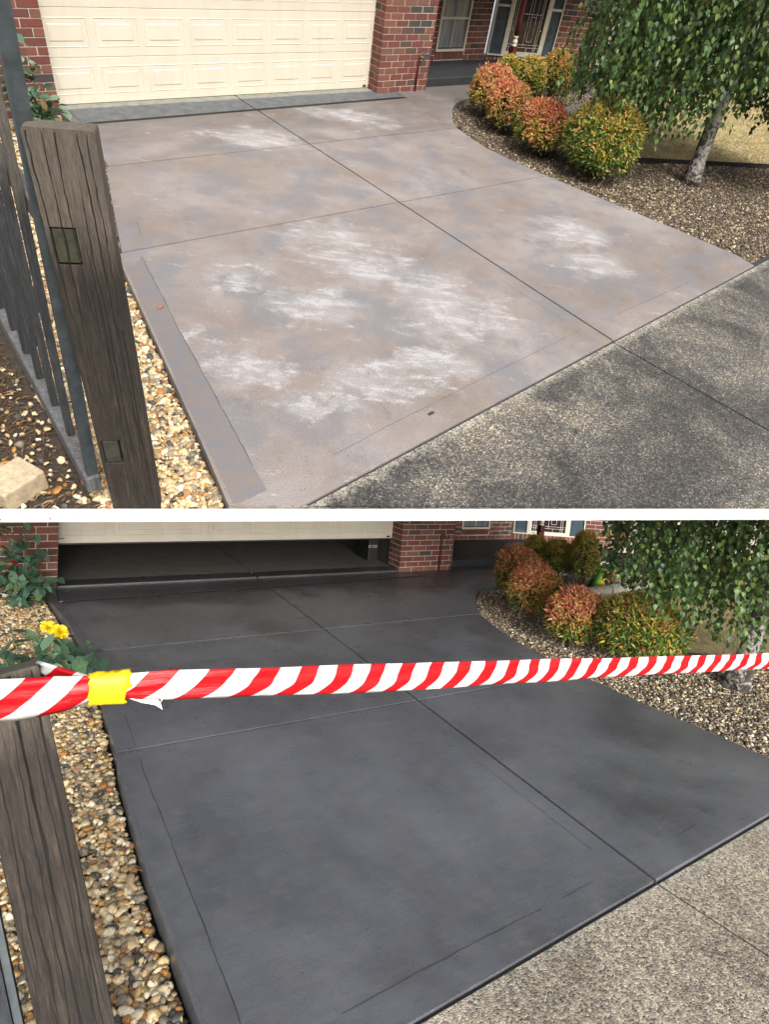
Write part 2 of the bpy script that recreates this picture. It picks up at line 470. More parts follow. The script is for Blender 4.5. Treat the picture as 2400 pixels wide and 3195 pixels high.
MT = dict(
    crack=mat_plain('dark_split', (0.009, 0.008, 0.007), 0.95, 0, 0.1),
    margin_pale=mat_margin('trowelled_margin', (0.185, 0.152, 0.138), (0.145, 0.148, 0.164), 0.62), margin_dark=mat_margin('sealed_trowelled_margin', (0.088, 0.091, 0.101), (0.128, 0.132, 0.145), 0.36),
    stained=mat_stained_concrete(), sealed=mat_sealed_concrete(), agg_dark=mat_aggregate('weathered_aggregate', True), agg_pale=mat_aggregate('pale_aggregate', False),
    brick=mat_brick(), mortar=mat_mortar(), brick_far=mat_brick_far(), door=mat_door(),
    post=mat_wood('weathered_post_timber', (0.014, 0.011, 0.009), (0.031, 0.024, 0.019), (0.075, 0.057, 0.042), 0.7),
    picket=mat_wood('grey_fence_timber', (0.016, 0.018, 0.021), (0.034, 0.037, 0.042), (0.075, 0.078, 0.082), 0.5),
    rail=mat_wood('bleached_rail_timber', (0.055, 0.056, 0.060), (0.105, 0.106, 0.110), (0.17, 0.166, 0.162), 0.3),
    end_green=mat_end_grain((0.060, 0.060, 0.033)), end_grey=mat_end_grain((0.055, 0.050, 0.041)),
    black=mat_plain('black_plastic', (0.018, 0.018, 0.02), 0.5), groove=mat_plain('joint_filler', (0.030, 0.030, 0.033), 0.9),
    steel=mat_plain('galvanised_steel', (0.060, 0.072, 0.080), 0.55, 0.3, 0.35, 14),
    cream=mat_plain('cream_paint', (0.56, 0.52, 0.42), 0.45, 0, 0.08, 20, 0.03), white=mat_plain('white_paint', (0.86, 0.86, 0.85), 0.6, 0, 0.03, 20, 0.03),
    burgundy=mat_plain('burgundy_paint', (0.085, 0.014, 0.014), 0.4, 0, 0.2, 15, 0.03), pipe=mat_plain('rusty_red_paint', (0.115, 0.022, 0.016), 0.6, 0, 0.3, 40),
    brass=mat_plain('dull_brass', (0.16, 0.12, 0.07), 0.5, 0.6),
    pane=mat_glass('curtained_glass', (0.20, 0.205, 0.22)), dark_pane=mat_glass('plum_leadlight_glass', (0.030, 0.014, 0.018)), blue_pane=mat_glass('blue_etched_glass', (0.030, 0.055, 0.075), 0.2),
    etch=mat_plain('etched_motif', (0.012, 0.018, 0.024), 0.5), came=mat_plain('pale_leadlight_came', (0.55, 0.53, 0.48), 0.5, 0, 0.1),
    porch=mat_plain('dark_porch_coating', (0.028, 0.029, 0.033), 0.6, 0, 0.3, 4, 0.06), porch_wet=mat_plain('charcoal_porch_coating', (0.022, 0.022, 0.024), 0.6, 0, 0.25, 4, 0.06),
    apron=mat_plain('grey_apron_coating', (0.088, 0.095, 0.102), 0.7, 0, 0.35, 7, 0.15), sill=mat_plain('greenish_concrete_sill', (0.20, 0.20, 0.17), 0.8, 0, 0.25, 9, 0.1),
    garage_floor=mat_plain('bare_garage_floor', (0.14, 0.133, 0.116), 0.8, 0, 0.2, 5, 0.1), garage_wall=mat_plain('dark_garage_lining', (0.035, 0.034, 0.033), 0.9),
    soil=mat_soil(), lawn=mat_lawn(), sandstone=mat_plain('sandstone', (0.42, 0.335, 0.225), 0.95, 0, 0.3, 25, 0.5), kerb=mat_plain('weathered_concrete_edging', (0.25, 0.225, 0.19), 0.95, 0, 0.35, 14, 0.5),
    edging=mat_plain('black_garden_edging', (0.022, 0.020, 0.018), 0.9, 0, 0.3, 20, 0.4),
    pebble=mat_attr('river_pebbles', 0.62, 0, 0.55, 0.4, 70), leaf=mat_attr('shrub_leaf', 0.42, 0.22), birch_leaf=mat_attr('birch_leaf', 0.45, 0.28), rose_leaf=mat_attr('rose_leaf', 0.5, 0.15), grass=mat_attr('grass_blades', 0.8, 0.2), mulch=mat_attr('dry_mulch', 0.95),
    twig=mat_plain('red_brown_twig', (0.11, 0.062, 0.036), 0.8), bark=mat_bark(), stem=mat_plain('green_stem', (0.075, 0.095, 0.035), 0.7),
    rose=mat_plain('yellow_petal', (0.80, 0.60, 0.01), 0.55, 0, 0.12, 40, 0.05), red_rose=mat_plain('red_petal', (0.30, 0.015, 0.02), 0.55), tape=mat_tape(), yellow=mat_plain('yellow_cloth_tape', (0.80, 0.56, 0.006), 0.48, 0, 0.10, 25, 0.25),
    rainbow=mat_rainbow(), magenta=mat_plain('magenta_plastic', (0.50, 0.02, 0.13), 0.35), paper=mat_plain('white_paper', (0.82, 0.83, 0.86), 0.7, 0, 0.05), lime=mat_plain('lime_plastic', (0.10, 0.22, 0.02), 0.35),
    dead_leaf=mat_plain('orange_dead_leaf', (0.38, 0.11, 0.035), 0.8), print=mat_plain('pale_print', (0.55, 0.55, 0.55), 0.6, 0, 0.05), tag=mat_plain('dark_label', (0.03, 0.032, 0.04), 0.4),
)

# ------------------------------------------------------------------ mesh helpers
def mesh_from(name, verts, faces, mat, smooth=False):
    me = bpy.data.meshes.new(name)
    me.from_pydata([tuple(map(float, v)) for v in verts], [], faces)
    me.materials.append(mat)
    if smooth:
        me.polygons.foreach_set('use_smooth', [True] * len(me.polygons))
    me.update()
    return me

def mesh_tris(name, V, F, mat, col=None, smooth=False):
    """fast path: numpy vertices and triangles, optional colour for each vertex"""
    me = bpy.data.meshes.new(name)
    V = np.ascontiguousarray(V, dtype=np.float32); F = np.ascontiguousarray(F, dtype=np.int32)
    me.vertices.add(len(V)); me.vertices.foreach_set('co', V.ravel())
    me.loops.add(F.size); me.loops.foreach_set('vertex_index', F.ravel())
    me.polygons.add(len(F)); me.polygons.foreach_set('loop_start', np.arange(0, F.size, 3, dtype=np.int32))
    me.polygons.foreach_set('use_smooth', np.full(len(F), smooth))
    me.update(calc_edges=True)
    if col is not None:
        a = me.color_attributes.new('Col', 'FLOAT_COLOR', 'POINT')
        c = np.ones((len(V), 4), dtype=np.float32); c[:, :3] = col
        a.data.foreach_set('color', c.ravel())
    me.materials.append(mat)
    return me

def obj(name, me, parent=None, M=None, kind=None, label=None, cat=None, group=None, local=None):
    o = bpy.data.objects.new(name, me)
    COL.objects.link(o)
    if parent is not None:
        o.parent = parent
        if local is not None: o.matrix_local = local
    elif M is not None:
        o.matrix_world = M
    for k, v in (('kind', kind), ('label', label), ('category', cat), ('group', group)):
        if v: o[k] = v
    return o

def thing(name, label, cat, M, group=None):
    return obj(name, None, None, M, None, label, cat, group)

def TR(x, y, z=0.0): return Matrix.Translation((x, y, z))
def RZ(a): return Matrix.Rotation(a, 4, 'Z')

class MB:
    def __init__(self): self.v, self.f = [], []
    def add(self, V, F):
        k = len(self.v)
        self.v += [tuple(p) for p in V]
        self.f += [tuple(i + k for i in q) for q in F]
        return self
    def box(self, a, b):
        (x0, y0, z0), (x1, y1, z1) = a, b
        return self.add([(x0, y0, z0), (x1, y0, z0), (x1, y1, z0), (x0, y1, z0), (x0, y0, z1), (x1, y0, z1), (x1, y1, z1), (x0, y1, z1)],
                        [(0, 3, 2, 1), (4, 5, 6, 7), (0, 1, 5, 4), (1, 2, 6, 5), (2, 3, 7, 6), (3, 0, 4, 7)])
    def tube(self, pts, rad, n=8, cap=True):
        pts = [Vector(p) for p in pts]
        if isinstance(rad, (int, float)): rad = [rad] * len(pts)
        V, F = [], []
        for i, p in enumerate(pts):
            d = (pts[min(i + 1, len(pts) - 1)] - pts[max(i - 1, 0)]).normalized()
            a = d.orthogonal().normalized() if i == 0 else (a - d * a.dot(d)).normalized()
            b = d.cross(a)
            for k in range(n):
                t = 2 * math.pi * k / n
                V.append(p + rad[i] * (math.cos(t) * a + math.sin(t) * b))
        for i in range(len(pts) - 1):
            for k in range(n):
                F.append((i * n + k, i * n + (k + 1) % n, (i + 1) * n + (k + 1) % n, (i + 1) * n + k))
        if cap:
            F.append(tuple(range(n))[::-1]); F.append(tuple((len(pts) - 1) * n + k for k in range(n)))
        return self.add(V, F)
    def lathe(self, prof, n=16, c=(0, 0)):
        V, F = [], []
        for r, z in prof:
            V += [(c[0] + r * math.cos(2 * math.pi * k / n), c[1] + r * math.sin(2 * math.pi * k / n), z) for k in range(n)]
        for i in range(len(prof) - 1):
            F += [(i * n + k, i * n + (k + 1) % n, (i + 1) * n + (k + 1) % n, (i + 1) * n + k) for k in range(n)]
        F.append(tuple(range(n))[::-1]); F.append(tuple((len(prof) - 1) * n + k for k in range(n)))
        return self.add(V, F)
    def mesh(self, name, mat, smooth=False): return mesh_from(name, self.v, self.f, mat, smooth)

def bevelled(me, w, seg=2, only_top=False):
    bm = bmesh.new(); bm.from_mesh(me)
    if only_top:
        zt = max(v.co.z for v in bm.verts)
        ed = [e for e in bm.edges if all(v.co.z > zt - 1e-4 for v in e.verts) and e.is_manifold and len(e.link_faces) == 2 and any(abs(f.normal.z) < 0.5 for f in e.link_faces)]
    else:
        ed = list(bm.edges)
    bmesh.ops.bevel(bm, geom=ed, offset=w, segments=seg, profile=0.6, affect='EDGES', clamp_overlap=True)
    bm.to_mesh(me); bm.free()
    return me

def box_mesh(name, a, b, mat, bev=0.0, seg=1):
    me = MB().box(a, b).mesh(name, mat)
    return bevelled(me, bev, seg) if bev else me

def prism(name, poly, z0, z1, mat, bev=0.0, seg=3):
    """slab with a rounded top edge from a plan outline (counter-clockwise)"""
    area = sum(poly[i][0] * poly[(i + 1) % len(poly)][1] - poly[(i + 1) % len(poly)][0] * poly[i][1] for i in range(len(poly)))
    if area < 0: poly = poly[::-1]
    n = len(poly)
    V = [(x, y, z0) for x, y in poly] + [(x, y, z1) for x, y in poly]
    F = [tuple(range(n))[::-1], tuple(range(n, 2 * n))] + [(i, (i + 1) % n, n + (i + 1) % n, n + i) for i in range(n)]
    me = mesh_from(name, V, F, mat)
    return bevelled(me, bev, seg, True) if bev else me

def ribbon(name, pts, w, z, mat, jitter=0.0, rng=None):
    """thin scored line lying on a surface"""
    P = [Vector((x, y, 0)) for x, y in pts]
    fine = []
    for a, b in zip(P, P[1:]):
        k = max(2, int((b - a).length / 0.08))
        fine += [a.lerp(b, i / k) for i in range(k)]
    fine.append(P[-1])
    V, F = [], []
    for i, p in enumerate(fine):
        d = (fine[min(i + 1, len(fine) - 1)] - fine[max(i - 1, 0)]).normalized()
        nrm = Vector((-d.y, d.x, 0))
        q = p + nrm * (rng.uniform(-jitter, jitter) if rng else 0)
        ww = w * (rng.uniform(0.55, 1.2) if rng else 1)
        V += [q - nrm * ww / 2 + Vector((0, 0, z)), q + nrm * ww / 2 + Vector((0, 0, z))]
        if i: F.append((2 * i - 2, 2 * i, 2 * i + 1, 2 * i - 1)[::-1])
    F = [f[::-1] for f in F]
    return mesh_from(name, V, F, mat)

def inside(poly, X, Y):
    r = np.zeros(len(X), bool)
    n = len(poly)
    for i in range(n):
        x0, y0 = poly[i]; x1, y1 = poly[(i + 1) % n]
        c = ((y0 > Y) != (y1 > Y)) & (X < (x1 - x0) * (Y - y0) / (y1 - y0 + 1e-12) + x0)
        r ^= c
    return r

def ico(sub):
    bm = bmesh.new(); bmesh.ops.create_icosphere(bm, subdivisions=sub, radius=1)
    V = np.array([v.co[:] for v in bm.verts]); F = np.array([[v.index for v in f.verts] for f in bm.faces]); bm.free()
    return V, F
ICO1, ICO2 = ico(1), ico(2)

def rand_rot(n, rs, tilt=1.0):
    """random rotations, flat stones mostly lie flat"""
    a = rs.uniform(0, 2 * np.pi, n); t = rs.normal(0, 0.35 * tilt, n); u = rs.normal(0, 0.35 * tilt, n)
    ca, sa, ct, st, cu, su = np.cos(a), np.sin(a), np.cos(t), np.sin(t), np.cos(u), np.sin(u)
    Z = np.zeros(n); O = np.ones(n)
    Rz = np.array([[ca, -sa, Z], [sa, ca, Z], [Z, Z, O]]).transpose(2, 0, 1)
    Rx = np.array([[O, Z, Z], [Z, ct, -st], [Z, st, ct]]).transpose(2, 0, 1)
    Ry = np.array([[cu, Z, su], [Z, O, Z], [-su, Z, cu]]).transpose(2, 0, 1)
    return Rx @ Ry @ Rz

WARM = np.array([(0.56, 0.46, 0.30), (0.66, 0.58, 0.42), (0.46, 0.31, 0.15), (0.38, 0.20, 0.07), (0.72, 0.68, 0.58), (0.30, 0.235, 0.16), (0.22, 0.205, 0.18), (0.075, 0.08, 0.088), (0.36, 0.31, 0.25), (0.60, 0.50, 0.34), (0.30, 0.17, 0.11)])
WARM = WARM * np.array([.98, .90, .76])
WARM_P = np.array([.17, .15, .10, .07, .11, .09, .08, .07, .08, .05, .03])
COOL = np.array([(0.085, 0.066, 0.050), (0.135, 0.108, 0.080), (0.20, 0.168, 0.125), (0.36, 0.31, 0.235), (0.50, 0.44, 0.34), (0.045, 0.038, 0.032), (0.17, 0.118, 0.072), (0.095, 0.088, 0.080)])
COOL_P = np.array([.22, .21, .14, .11, .07, .11, .07, .07])

def pebbles(name, poly, dens, dmean, zbase, M, label, pal, prob, seed, sub=1, layers=2, holes=(), keep=1.0, heap=0.03):
    rs = np.random.RandomState(seed)
    xs = [p[0] for p in poly]; ys = [p[1] for p in poly]
    out = []
    for L in range(layers):
        step = 1 / math.sqrt(dens)
        X, Y = np.meshgrid(np.arange(min(xs), max(xs), step), np.arange(min(ys), max(ys), step))
        X = X.ravel() + rs.uniform(-.5, .5, X.size) * step; Y = Y.ravel() + rs.uniform(-.5, .5, Y.size) * step
        k = inside(poly, X, Y)
        for h in holes: k &= ~inside(h, X, Y)
        k &= rs.uniform(size=len(X)) < keep
        X, Y = X[k], Y[k]
        out.append(np.stack([X, Y, np.full(len(X), zbase + L * dmean * 0.42)], 1))
    P = np.concatenate(out)
    n = len(P)
    d = dmean * np.exp(rs.normal(0, 0.34, n)); d = np.clip(d, dmean * 0.45, dmean * 2.1)
    S = np.stack([d * rs.uniform(0.8, 1.25, n), d * rs.uniform(0.65, 1.0, n), d * rs.uniform(0.42, 0.75, n)], 1) / 2
    P[:, 2] += rs.uniform(-.25, .3, n) * dmean + heap * (np.sin(P[:, 0] * 5.1 + seed) * np.cos(P[:, 1] * 4.3))*.3
    IV, IF = ICO1 if sub == 1 else ICO2
    lump = 1 + rs.normal(0, 0.10 if sub == 1 else 0.07, (n, len(IV), 1))
    V = IV[None] * lump
    if sub == 2:
        ax = rs.normal(0, 1, (n, 3, 1)); V = V + 0.22 * np.sin((V @ ax) * 2.2) * V
    V = V * S[:, None, :]
    V = np.einsum('nij,nvj->nvi', rand_rot(n, rs), V) + P[:, None, :]
    F = IF[None] + (np.arange(n) * len(IV))[:, None, None]
    c = pal[rs.choice(len(pal), n, p=prob / prob.sum())] * rs.uniform(0.78, 1.2, (n, 1))
    C = np.repeat(c[:, None, :], len(IV), 1)
    me = mesh_tris(name, V.reshape(-1, 3), F.reshape(-1, 3), MT['pebble'], C.reshape(-1, 3), True)
    return obj(name, me, None, M, 'stuff', label, 'gravel')

def leaf_cloud(P, D, N, length, width, col, rs, wide_at=0.45, fold=0.12, droop=0.18, tip=None):
    """one folded leaf at each point P, pointing along D with its face towards N"""
    n = len(P)
    D = D / np.linalg.norm(D, axis=1, keepdims=True)
    S = np.cross(D, N); S /= np.linalg.norm(S, axis=1, keepdims=True) + 1e-9
    U = np.cross(S, D)
    L = length[:, None]; W = width[:, None]
    b = P
    m = P + D * L * wide_at - U * L * fold * 0.35
    l = P + D * L * wide_at + S * W / 2 + U * L * fold * 0.5
    r = P + D * L * wide_at - S * W / 2 + U * L * fold * 0.5
    t = P + D * L - U * L * droop
    V = np.stack([b, m, l, r, t], 1)
    F = np.array([[0, 1, 2], [0, 3, 1], [2, 1, 4], [1, 3, 4]])[None] + (np.arange(n) * 5)[:, None, None]
    C = np.repeat(col[:, None, :], 5, 1).copy()
    if tip is not None: C[:, 4] = tip
    return V.reshape(-1, 3), F.reshape(-1, 3), C.reshape(-1, 3)

# ------------------------------------------------------------------ site descriptions (metres)
HI = dict(
    M=M_HI, key='hi', wall_y=-0.24, pillar_w=1.02, sill_z=0.012, door_z=0.012, courses=18, slab='stained', porch_y0=-0.09, porch_y1=0.82,
    win=(6.89, 7.60, 0.26, 1.30), door0=(8.14, 0.82), door_a=-15, door_u=(0.05, 0.37, 1.24, 1.52), door_zb=0.20, column=(8.01, 0.02), collar=(0.52, 0.67), pipe=(5.57, 0.48),
    left=[(-1.44, -7.20), (-1.392, -6.932), (-1.268, -6.336), (-1.162, -5.785), (-1.025, -5.076), (-0.822, -4.031), (-0.737, -3.77)],
    left_up=[(-0.72, -3.74), (-0.40, -2.75), (-0.126, -1.92)], left_top=[(-0.10, -1.86), (0.02, -1.2), (0.0, -0.245)],
    j1=(-1.893, 0.011), j2=(-3.738, 0.011), xc=2.465, foot=(-7.046, 0.088),
    right_low=[(5.49, -6.56), (5.53, -6.30), (5.40, -5.55), (5.256, -4.889), (5.12, -4.2), (5.025, -3.72)],
    right_mid=[(5.015, -3.70), (4.93, -3.1), (4.905, -2.656), (4.97, -2.25), (5.045, -1.875)],
    right_top=[(5.06, -1.86), (5.20, -1.62), (5.47, -1.314), (5.66, -1.10), (5.853, -0.942), (6.171, -0.79), (6.487, -0.727), (7.6, -0.66)],
    drain=(0.16, -0.645, 5.15, -0.50), foot_joint=[(2.458, -6.83), (2.61, -8.16), (2.72, -9.3)])
LO = dict(
    M=M_LO, key='lo', wall_y=-0.30, pillar_w=1.02, sill_z=0.03, door_z=0.485, courses=14, slab='sealed', porch_y0=-0.14, porch_y1=1.44,
    win=(7.31, 8.03, 0.338, 1.25), door0=(8.64, 1.45), door_a=-25, door_u=(0.03, 0.34, 1.23, 1.58), door_zb=0.25, column=(8.05, 0.02), collar=(0.68, 0.83), pipe=(5.555, 0.60),
    left=[(0.12, -6.88), (0.098, -6.441), (0.069, -5.655), (0.072, -5.1), (0.08, -4.582), (0.096, -4.41)],
    left_up=[(0.098, -4.38), (0.10, -3.4), (0.088, -2.49)], left_top=[(0.084, -2.46), (0.02, -1.6), (-0.11, -0.80), (-0.16, -0.305)],
    j1=(-2.476, 0.006), j2=(-4.376, 0.006), xc=2.49, foot=(-6.914, 0.0766),
    right_low=[(4.63, -6.56), (4.60, -6.2), (4.50, -5.5), (4.416, -4.583), (4.41, -4.37)],
    right_mid=[(4.408, -4.355), (4.395, -3.949), (4.45, -3.373), (4.56, -2.85), (4.70, -2.47)],
    right_top=[(4.715, -2.455), (4.92, -2.10), (5.19, -1.76), (5.37, -1.55), (5.547, -1.417), (5.985, -1.264), (6.6, -1.15), (7.8, -1.0)],
    drain=(0.03, -0.86, 5.07, -0.60), foot_joint=[(2.491, -6.72), (2.557, -7.216), (2.72, -8.4)])
W_OPEN = 4.8
NOTE = {'hi': 'pale stained driveway', 'lo': 'charcoal driveway'}

# ------------------------------------------------------------------ ground
def flat(name, poly, z, mat, M, kind='structure', label=None):
    n = len(poly)
    area = sum(poly[i][0] * poly[(i + 1) % n][1] - poly[(i + 1) % n][0] * poly[i][1] for i in range(n))
    if area < 0: poly = poly[::-1]
    return obj(name, mesh_from(name, [(x, y, z) for x, y in poly], [tuple(range(n))], mat), None, M, kind, label)

g = flat('ground', [(-120, -120), (120, -120), (120, 120), (-120, 120)], -0.16, MT['soil'], M_LO)
# the upper terrace: a thin white-edged slab whose front runs along EDGE_A..EDGE_B
EDGE_A, EDGE_B = Vector((-3.60, -5.64)), Vector((3.30, -9.705))
e_dir = (EDGE_B - EDGE_A).normalized(); e_in = Vector((-e_dir.y, e_dir.x))
back_r, back_l = Vector((12.2, -4.4)), Vector((-1.9, 2.6))
terrace_poly = [tuple(EDGE_A + e_in * 0.022), tuple(EDGE_B + e_in * 0.022), (6.9, -7.6), (12.8, -5.4), (17.0, -2.6), (17.0, 0.2), (10.5, 1.6), (-1.9, 1.6)]
obj('terrace_slab', prism('terrace_slab', terrace_poly, -0.116, -0.108, MT['white']), None, M_HI, 'structure')
fb = MB()
a3, b3 = EDGE_A, EDGE_B
q = [a3, b3, b3 + e_in * 0.02, a3 + e_in * 0.02]
fb.add([(p.x, p.y, -0.118) for p in q] + [(p.x, p.y, -0.028) for p in q], [(3, 2, 1, 0), (4, 5, 6, 7), (0, 1, 5, 4), (1, 2, 6, 5), (2, 3, 7, 6), (3, 0, 4, 7)])
fo = obj('terrace_edge', fb.mesh('terrace_edge', MT['white']), None, M_HI, 'structure')
flat('terrace_soil', [tuple(Vector(p) + Vector((0, 0))) for p in terrace_poly], -0.105, MT['soil'], M_HI)

def clip_edge(poly, gap=0.024):
    """keep the part of a plan outline that lies on the terrace"""
    c = EDGE_A.dot(e_in) + gap
    out = []
    for i in range(len(poly)):
        a, b = Vector(poly[i]), Vector(poly[(i + 1) % len(poly)])
        da, db = a.dot(e_in) - c, b.dot(e_in) - c
        if da >= 0: out.append(tuple(a))
        if (da >= 0) != (db >= 0): out.append(tuple(a.lerp(b, da / (da - db))))
    return out

def drive(S):
    M, rng = S['M'], random.Random(5)
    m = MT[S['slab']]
    root = obj('driveway', None, None, M, 'structure', {'hi': 'pale pink-grey stained concrete driveway with salt bloom', 'lo': 'freshly sealed charcoal concrete driveway'}[S['key']])
    xc = S['xc']; (y1, s1), (y2, s2), (yf, sf) = S['j1'], S['j2'], S['foot']
    G = 0.011
    J1 = lambda x: y1 + s1 * (x - xc)
    J2 = lambda x: y2 + s2 * (x - xc)
    FT = lambda x: yf + sf * x
    yd = lambda x: S['drain'][1] + (S['drain'][3] - S['drain'][1]) * (x - S['drain'][0]) / (S['drain'][2] - S['drain'][0])
    lx = S['left'][0][0]
    polys = []
    L = S['left']; x0 = L[0][0]
    polys.append([(x0 + .03, FT(x0))] + [p for p in L if p[1] > FT(p[0]) + .02] + [(L[-1][0], J2(L[-1][0]) - G), (xc - G, J2(xc) - G), (xc - G, FT(xc))])
    U2 = S['left_up']
    polys.append([(U2[0][0], J2(U2[0][0]) + G)] + U2[1:-1] + [(U2[-1][0], J1(U2[-1][0]) - G), (xc - G, J1(xc) - G), (xc - G, J2(xc) + G)])
    T2 = S['left_top']
    dx0, dy0, dx1, dy1 = S['drain']
    polys.append([(T2[0][0], J1(T2[0][0]) + G)] + T2[1:] + [(dx0 - .05, S['wall_y'] - .005), (dx0 - .05, dy0 - .035), (xc - G, yd(xc) - .035), (xc - G, J1(xc) + G)])
    RL, RM, RT = S['right_low'], S['right_mid'], S['right_top']
    polys.append([(xc + G, FT(xc)), (RL[0][0], FT(RL[0][0]))] + RL[1:-1] + [(RL[-1][0], J2(RL[-1][0]) - G), (xc + G, J2(xc) - G)])
    polys.append([(xc + G, J2(xc) + G), (RM[0][0], J2(RM[0][0]) + G)] + RM[1:-1] + [(RM[-1][0], J1(RM[-1][0]) - G), (xc + G, J1(xc) - G)])
    pw = W_OPEN + S['pillar_w']
    polys.append([(xc + G, J1(xc) + G), (RT[0][0], J1(RT[0][0]) + G)] + RT[1:] + [(RT[-1][0], S['porch_y0'] - .006), (pw + .05, S['porch_y0'] - .006), (pw - .1, S['wall_y'] + .03), (dx1 + .06, S['wall_y'] + .03), (dx1 + .06, dy1 - .035), (xc + G, yd(xc) - .035)])
    # strip between garage door and drain
    ay = S['wall_y'] * 0.55 if S['key'] == 'hi' else S['wall_y'] + 0.01
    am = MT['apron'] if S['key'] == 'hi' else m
    aprons = [[(dx0 - .045, ay), (dx0 - .045, dy0 + .035), (xc - G, yd(xc) + .035), (xc - G, ay)], [(xc + G, ay), (xc + G, yd(xc) + .035), (dx1 + .055, dy1 + .035), (dx1 + .055, ay)]]
    for i, p in enumerate(polys):
        if S['key'] == 'hi': p = clip_edge(p)
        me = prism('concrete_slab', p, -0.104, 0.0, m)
        def joint(v):
            return 1 * (abs(v.x - xc) < .02) + 2 * (abs(v.y - J1(v.x)) < .02) + 4 * (abs(v.y - J2(v.x)) < .02)
        for small, wd, sg in ((False, .009, 3), (True, .004, 1)):
            bm = bmesh.new(); bm.from_mesh(me)
            ed = [e for e in bm.edges if all(v.co.z > -1e-4 for v in e.verts) and any(abs(f.normal.z) < .3 for f in e.link_faces) and (bool(joint(e.verts[0].co) & joint(e.verts[1].co)) == small)]
            bmesh.ops.bevel(bm, geom=ed, offset=wd, segments=sg, profile=.6, affect='EDGES', clamp_overlap=True)
            bm.to_mesh(me); bm.free()
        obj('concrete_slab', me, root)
    for p in aprons:
        obj('apron_slab', prism('apron_slab', p, -0.104, -0.002, am, 0.006, 2), root)
    sm = MT['sill'] if S['key'] == 'hi' else m
    for a, b in ((0.004, xc - G), (xc + G, W_OPEN - 0.004)):
        y0s = ay + .003 if S['key'] == 'hi' else S['wall_y'] + 0.02
        obj('door_sill', bevelled(MB().box((a, y0s, -0.1), (b, 0.06 if S['key'] == 'hi' else 0.0, S['sill_z'] - .004)).mesh('door_sill', sm), 0.014, 3, True), root)
    base = [(lx + .12, FT(lx) + .1)] + [(p[0] + .12, p[1]) for p in L[1:] + U2 + T2[:-1]] + [(0.15, -0.1), (pw - .1, -0.1), (7.3, S['porch_y0'] - .1)] + [(p[0] - .12, p[1] + .06) for p in (RT[::-1] + RM[::-1] + RL[::-1])][1:-1] + [(RL[0][0] - .12, FT(RL[0][0]) + .1)]
    obj('joint_bed', prism('joint_bed', clip_edge(base) if S['key'] == 'hi' else base, -0.10, -0.012, MT['groove']), root)
    # drain grate: channel, side rails, many small bars
    gx0, gy0, gx1, gy1 = S['drain']
    d = Vector((gx1 - gx0, gy1 - gy0, 0)); ln = d.length; d.normalize(); nn = Vector((-d.y, d.x, 0))
    ang = math.atan2(d.y, d.x)
    mb = MB()
    for s in (-1, 1): mb.box((0, s * .030 - .003, -.03), (ln, s * .030 + .003, -.001))
    for i in range(int(ln / 0.024)):
        x = 0.01 + i * 0.024
        mb.box((x, -.027, -.018), (x + .011, .027, -.003))
    me = mb.mesh('drain_grate', MT['black'])
    obj('drain_grate', me, root, local=TR(gx0, gy0, 0) @ RZ(ang))
    return root, dict(J1=J1, J2=J2, FT=FT)

def trowel(root, lines, S):
    rng = random.Random(11)
    for i, (pts, w) in enumerate(lines):
        obj('trowel_line', ribbon('trowel_line', pts, w * .6, 0.002, MT['groove'], 0.003, rng), root)

hi_drive, HF = drive(HI)
lo_drive, LF = drive(LO)
trowel(hi_drive, [([(-0.602, -3.90), (-0.70, -4.45), (-0.819, -5.07), (-0.96, -5.9), (-1.095, -6.694)], .008), ([(-0.6, -6.86), (-0.121, -6.80), (1.1, -6.68), (2.33, -6.57)], .005), ([(2.777, -6.553), (3.5, -6.51), (4.288, -6.462)], .005), ([(-0.45, -3.55), (-0.36, -3.25)], .005), ([(2.28, -5.6), (2.30, -6.4)], .004)], HI)
trowel(lo_drive, [([(0.223, -4.515), (0.217, -4.635), (0.228, -5.3), (0.23, -5.727), (0.236, -6.1), (0.242, -6.75)], .007), ([(0.229, -3.853), (0.223, -4.339)], .006), ([(0.033, -1.271), (0.146, -2.176)], .006), ([(0.6, -6.705), (0.812, -6.686), (1.299, -6.649), (1.75, -6.62)], .005), ([(1.9, -6.61), (2.155, -6.589)], .004), ([(2.978, -6.521), (3.203, -6.494)], .005), ([(2.34, -5.2), (2.36, -6.4)], .004)], LO)

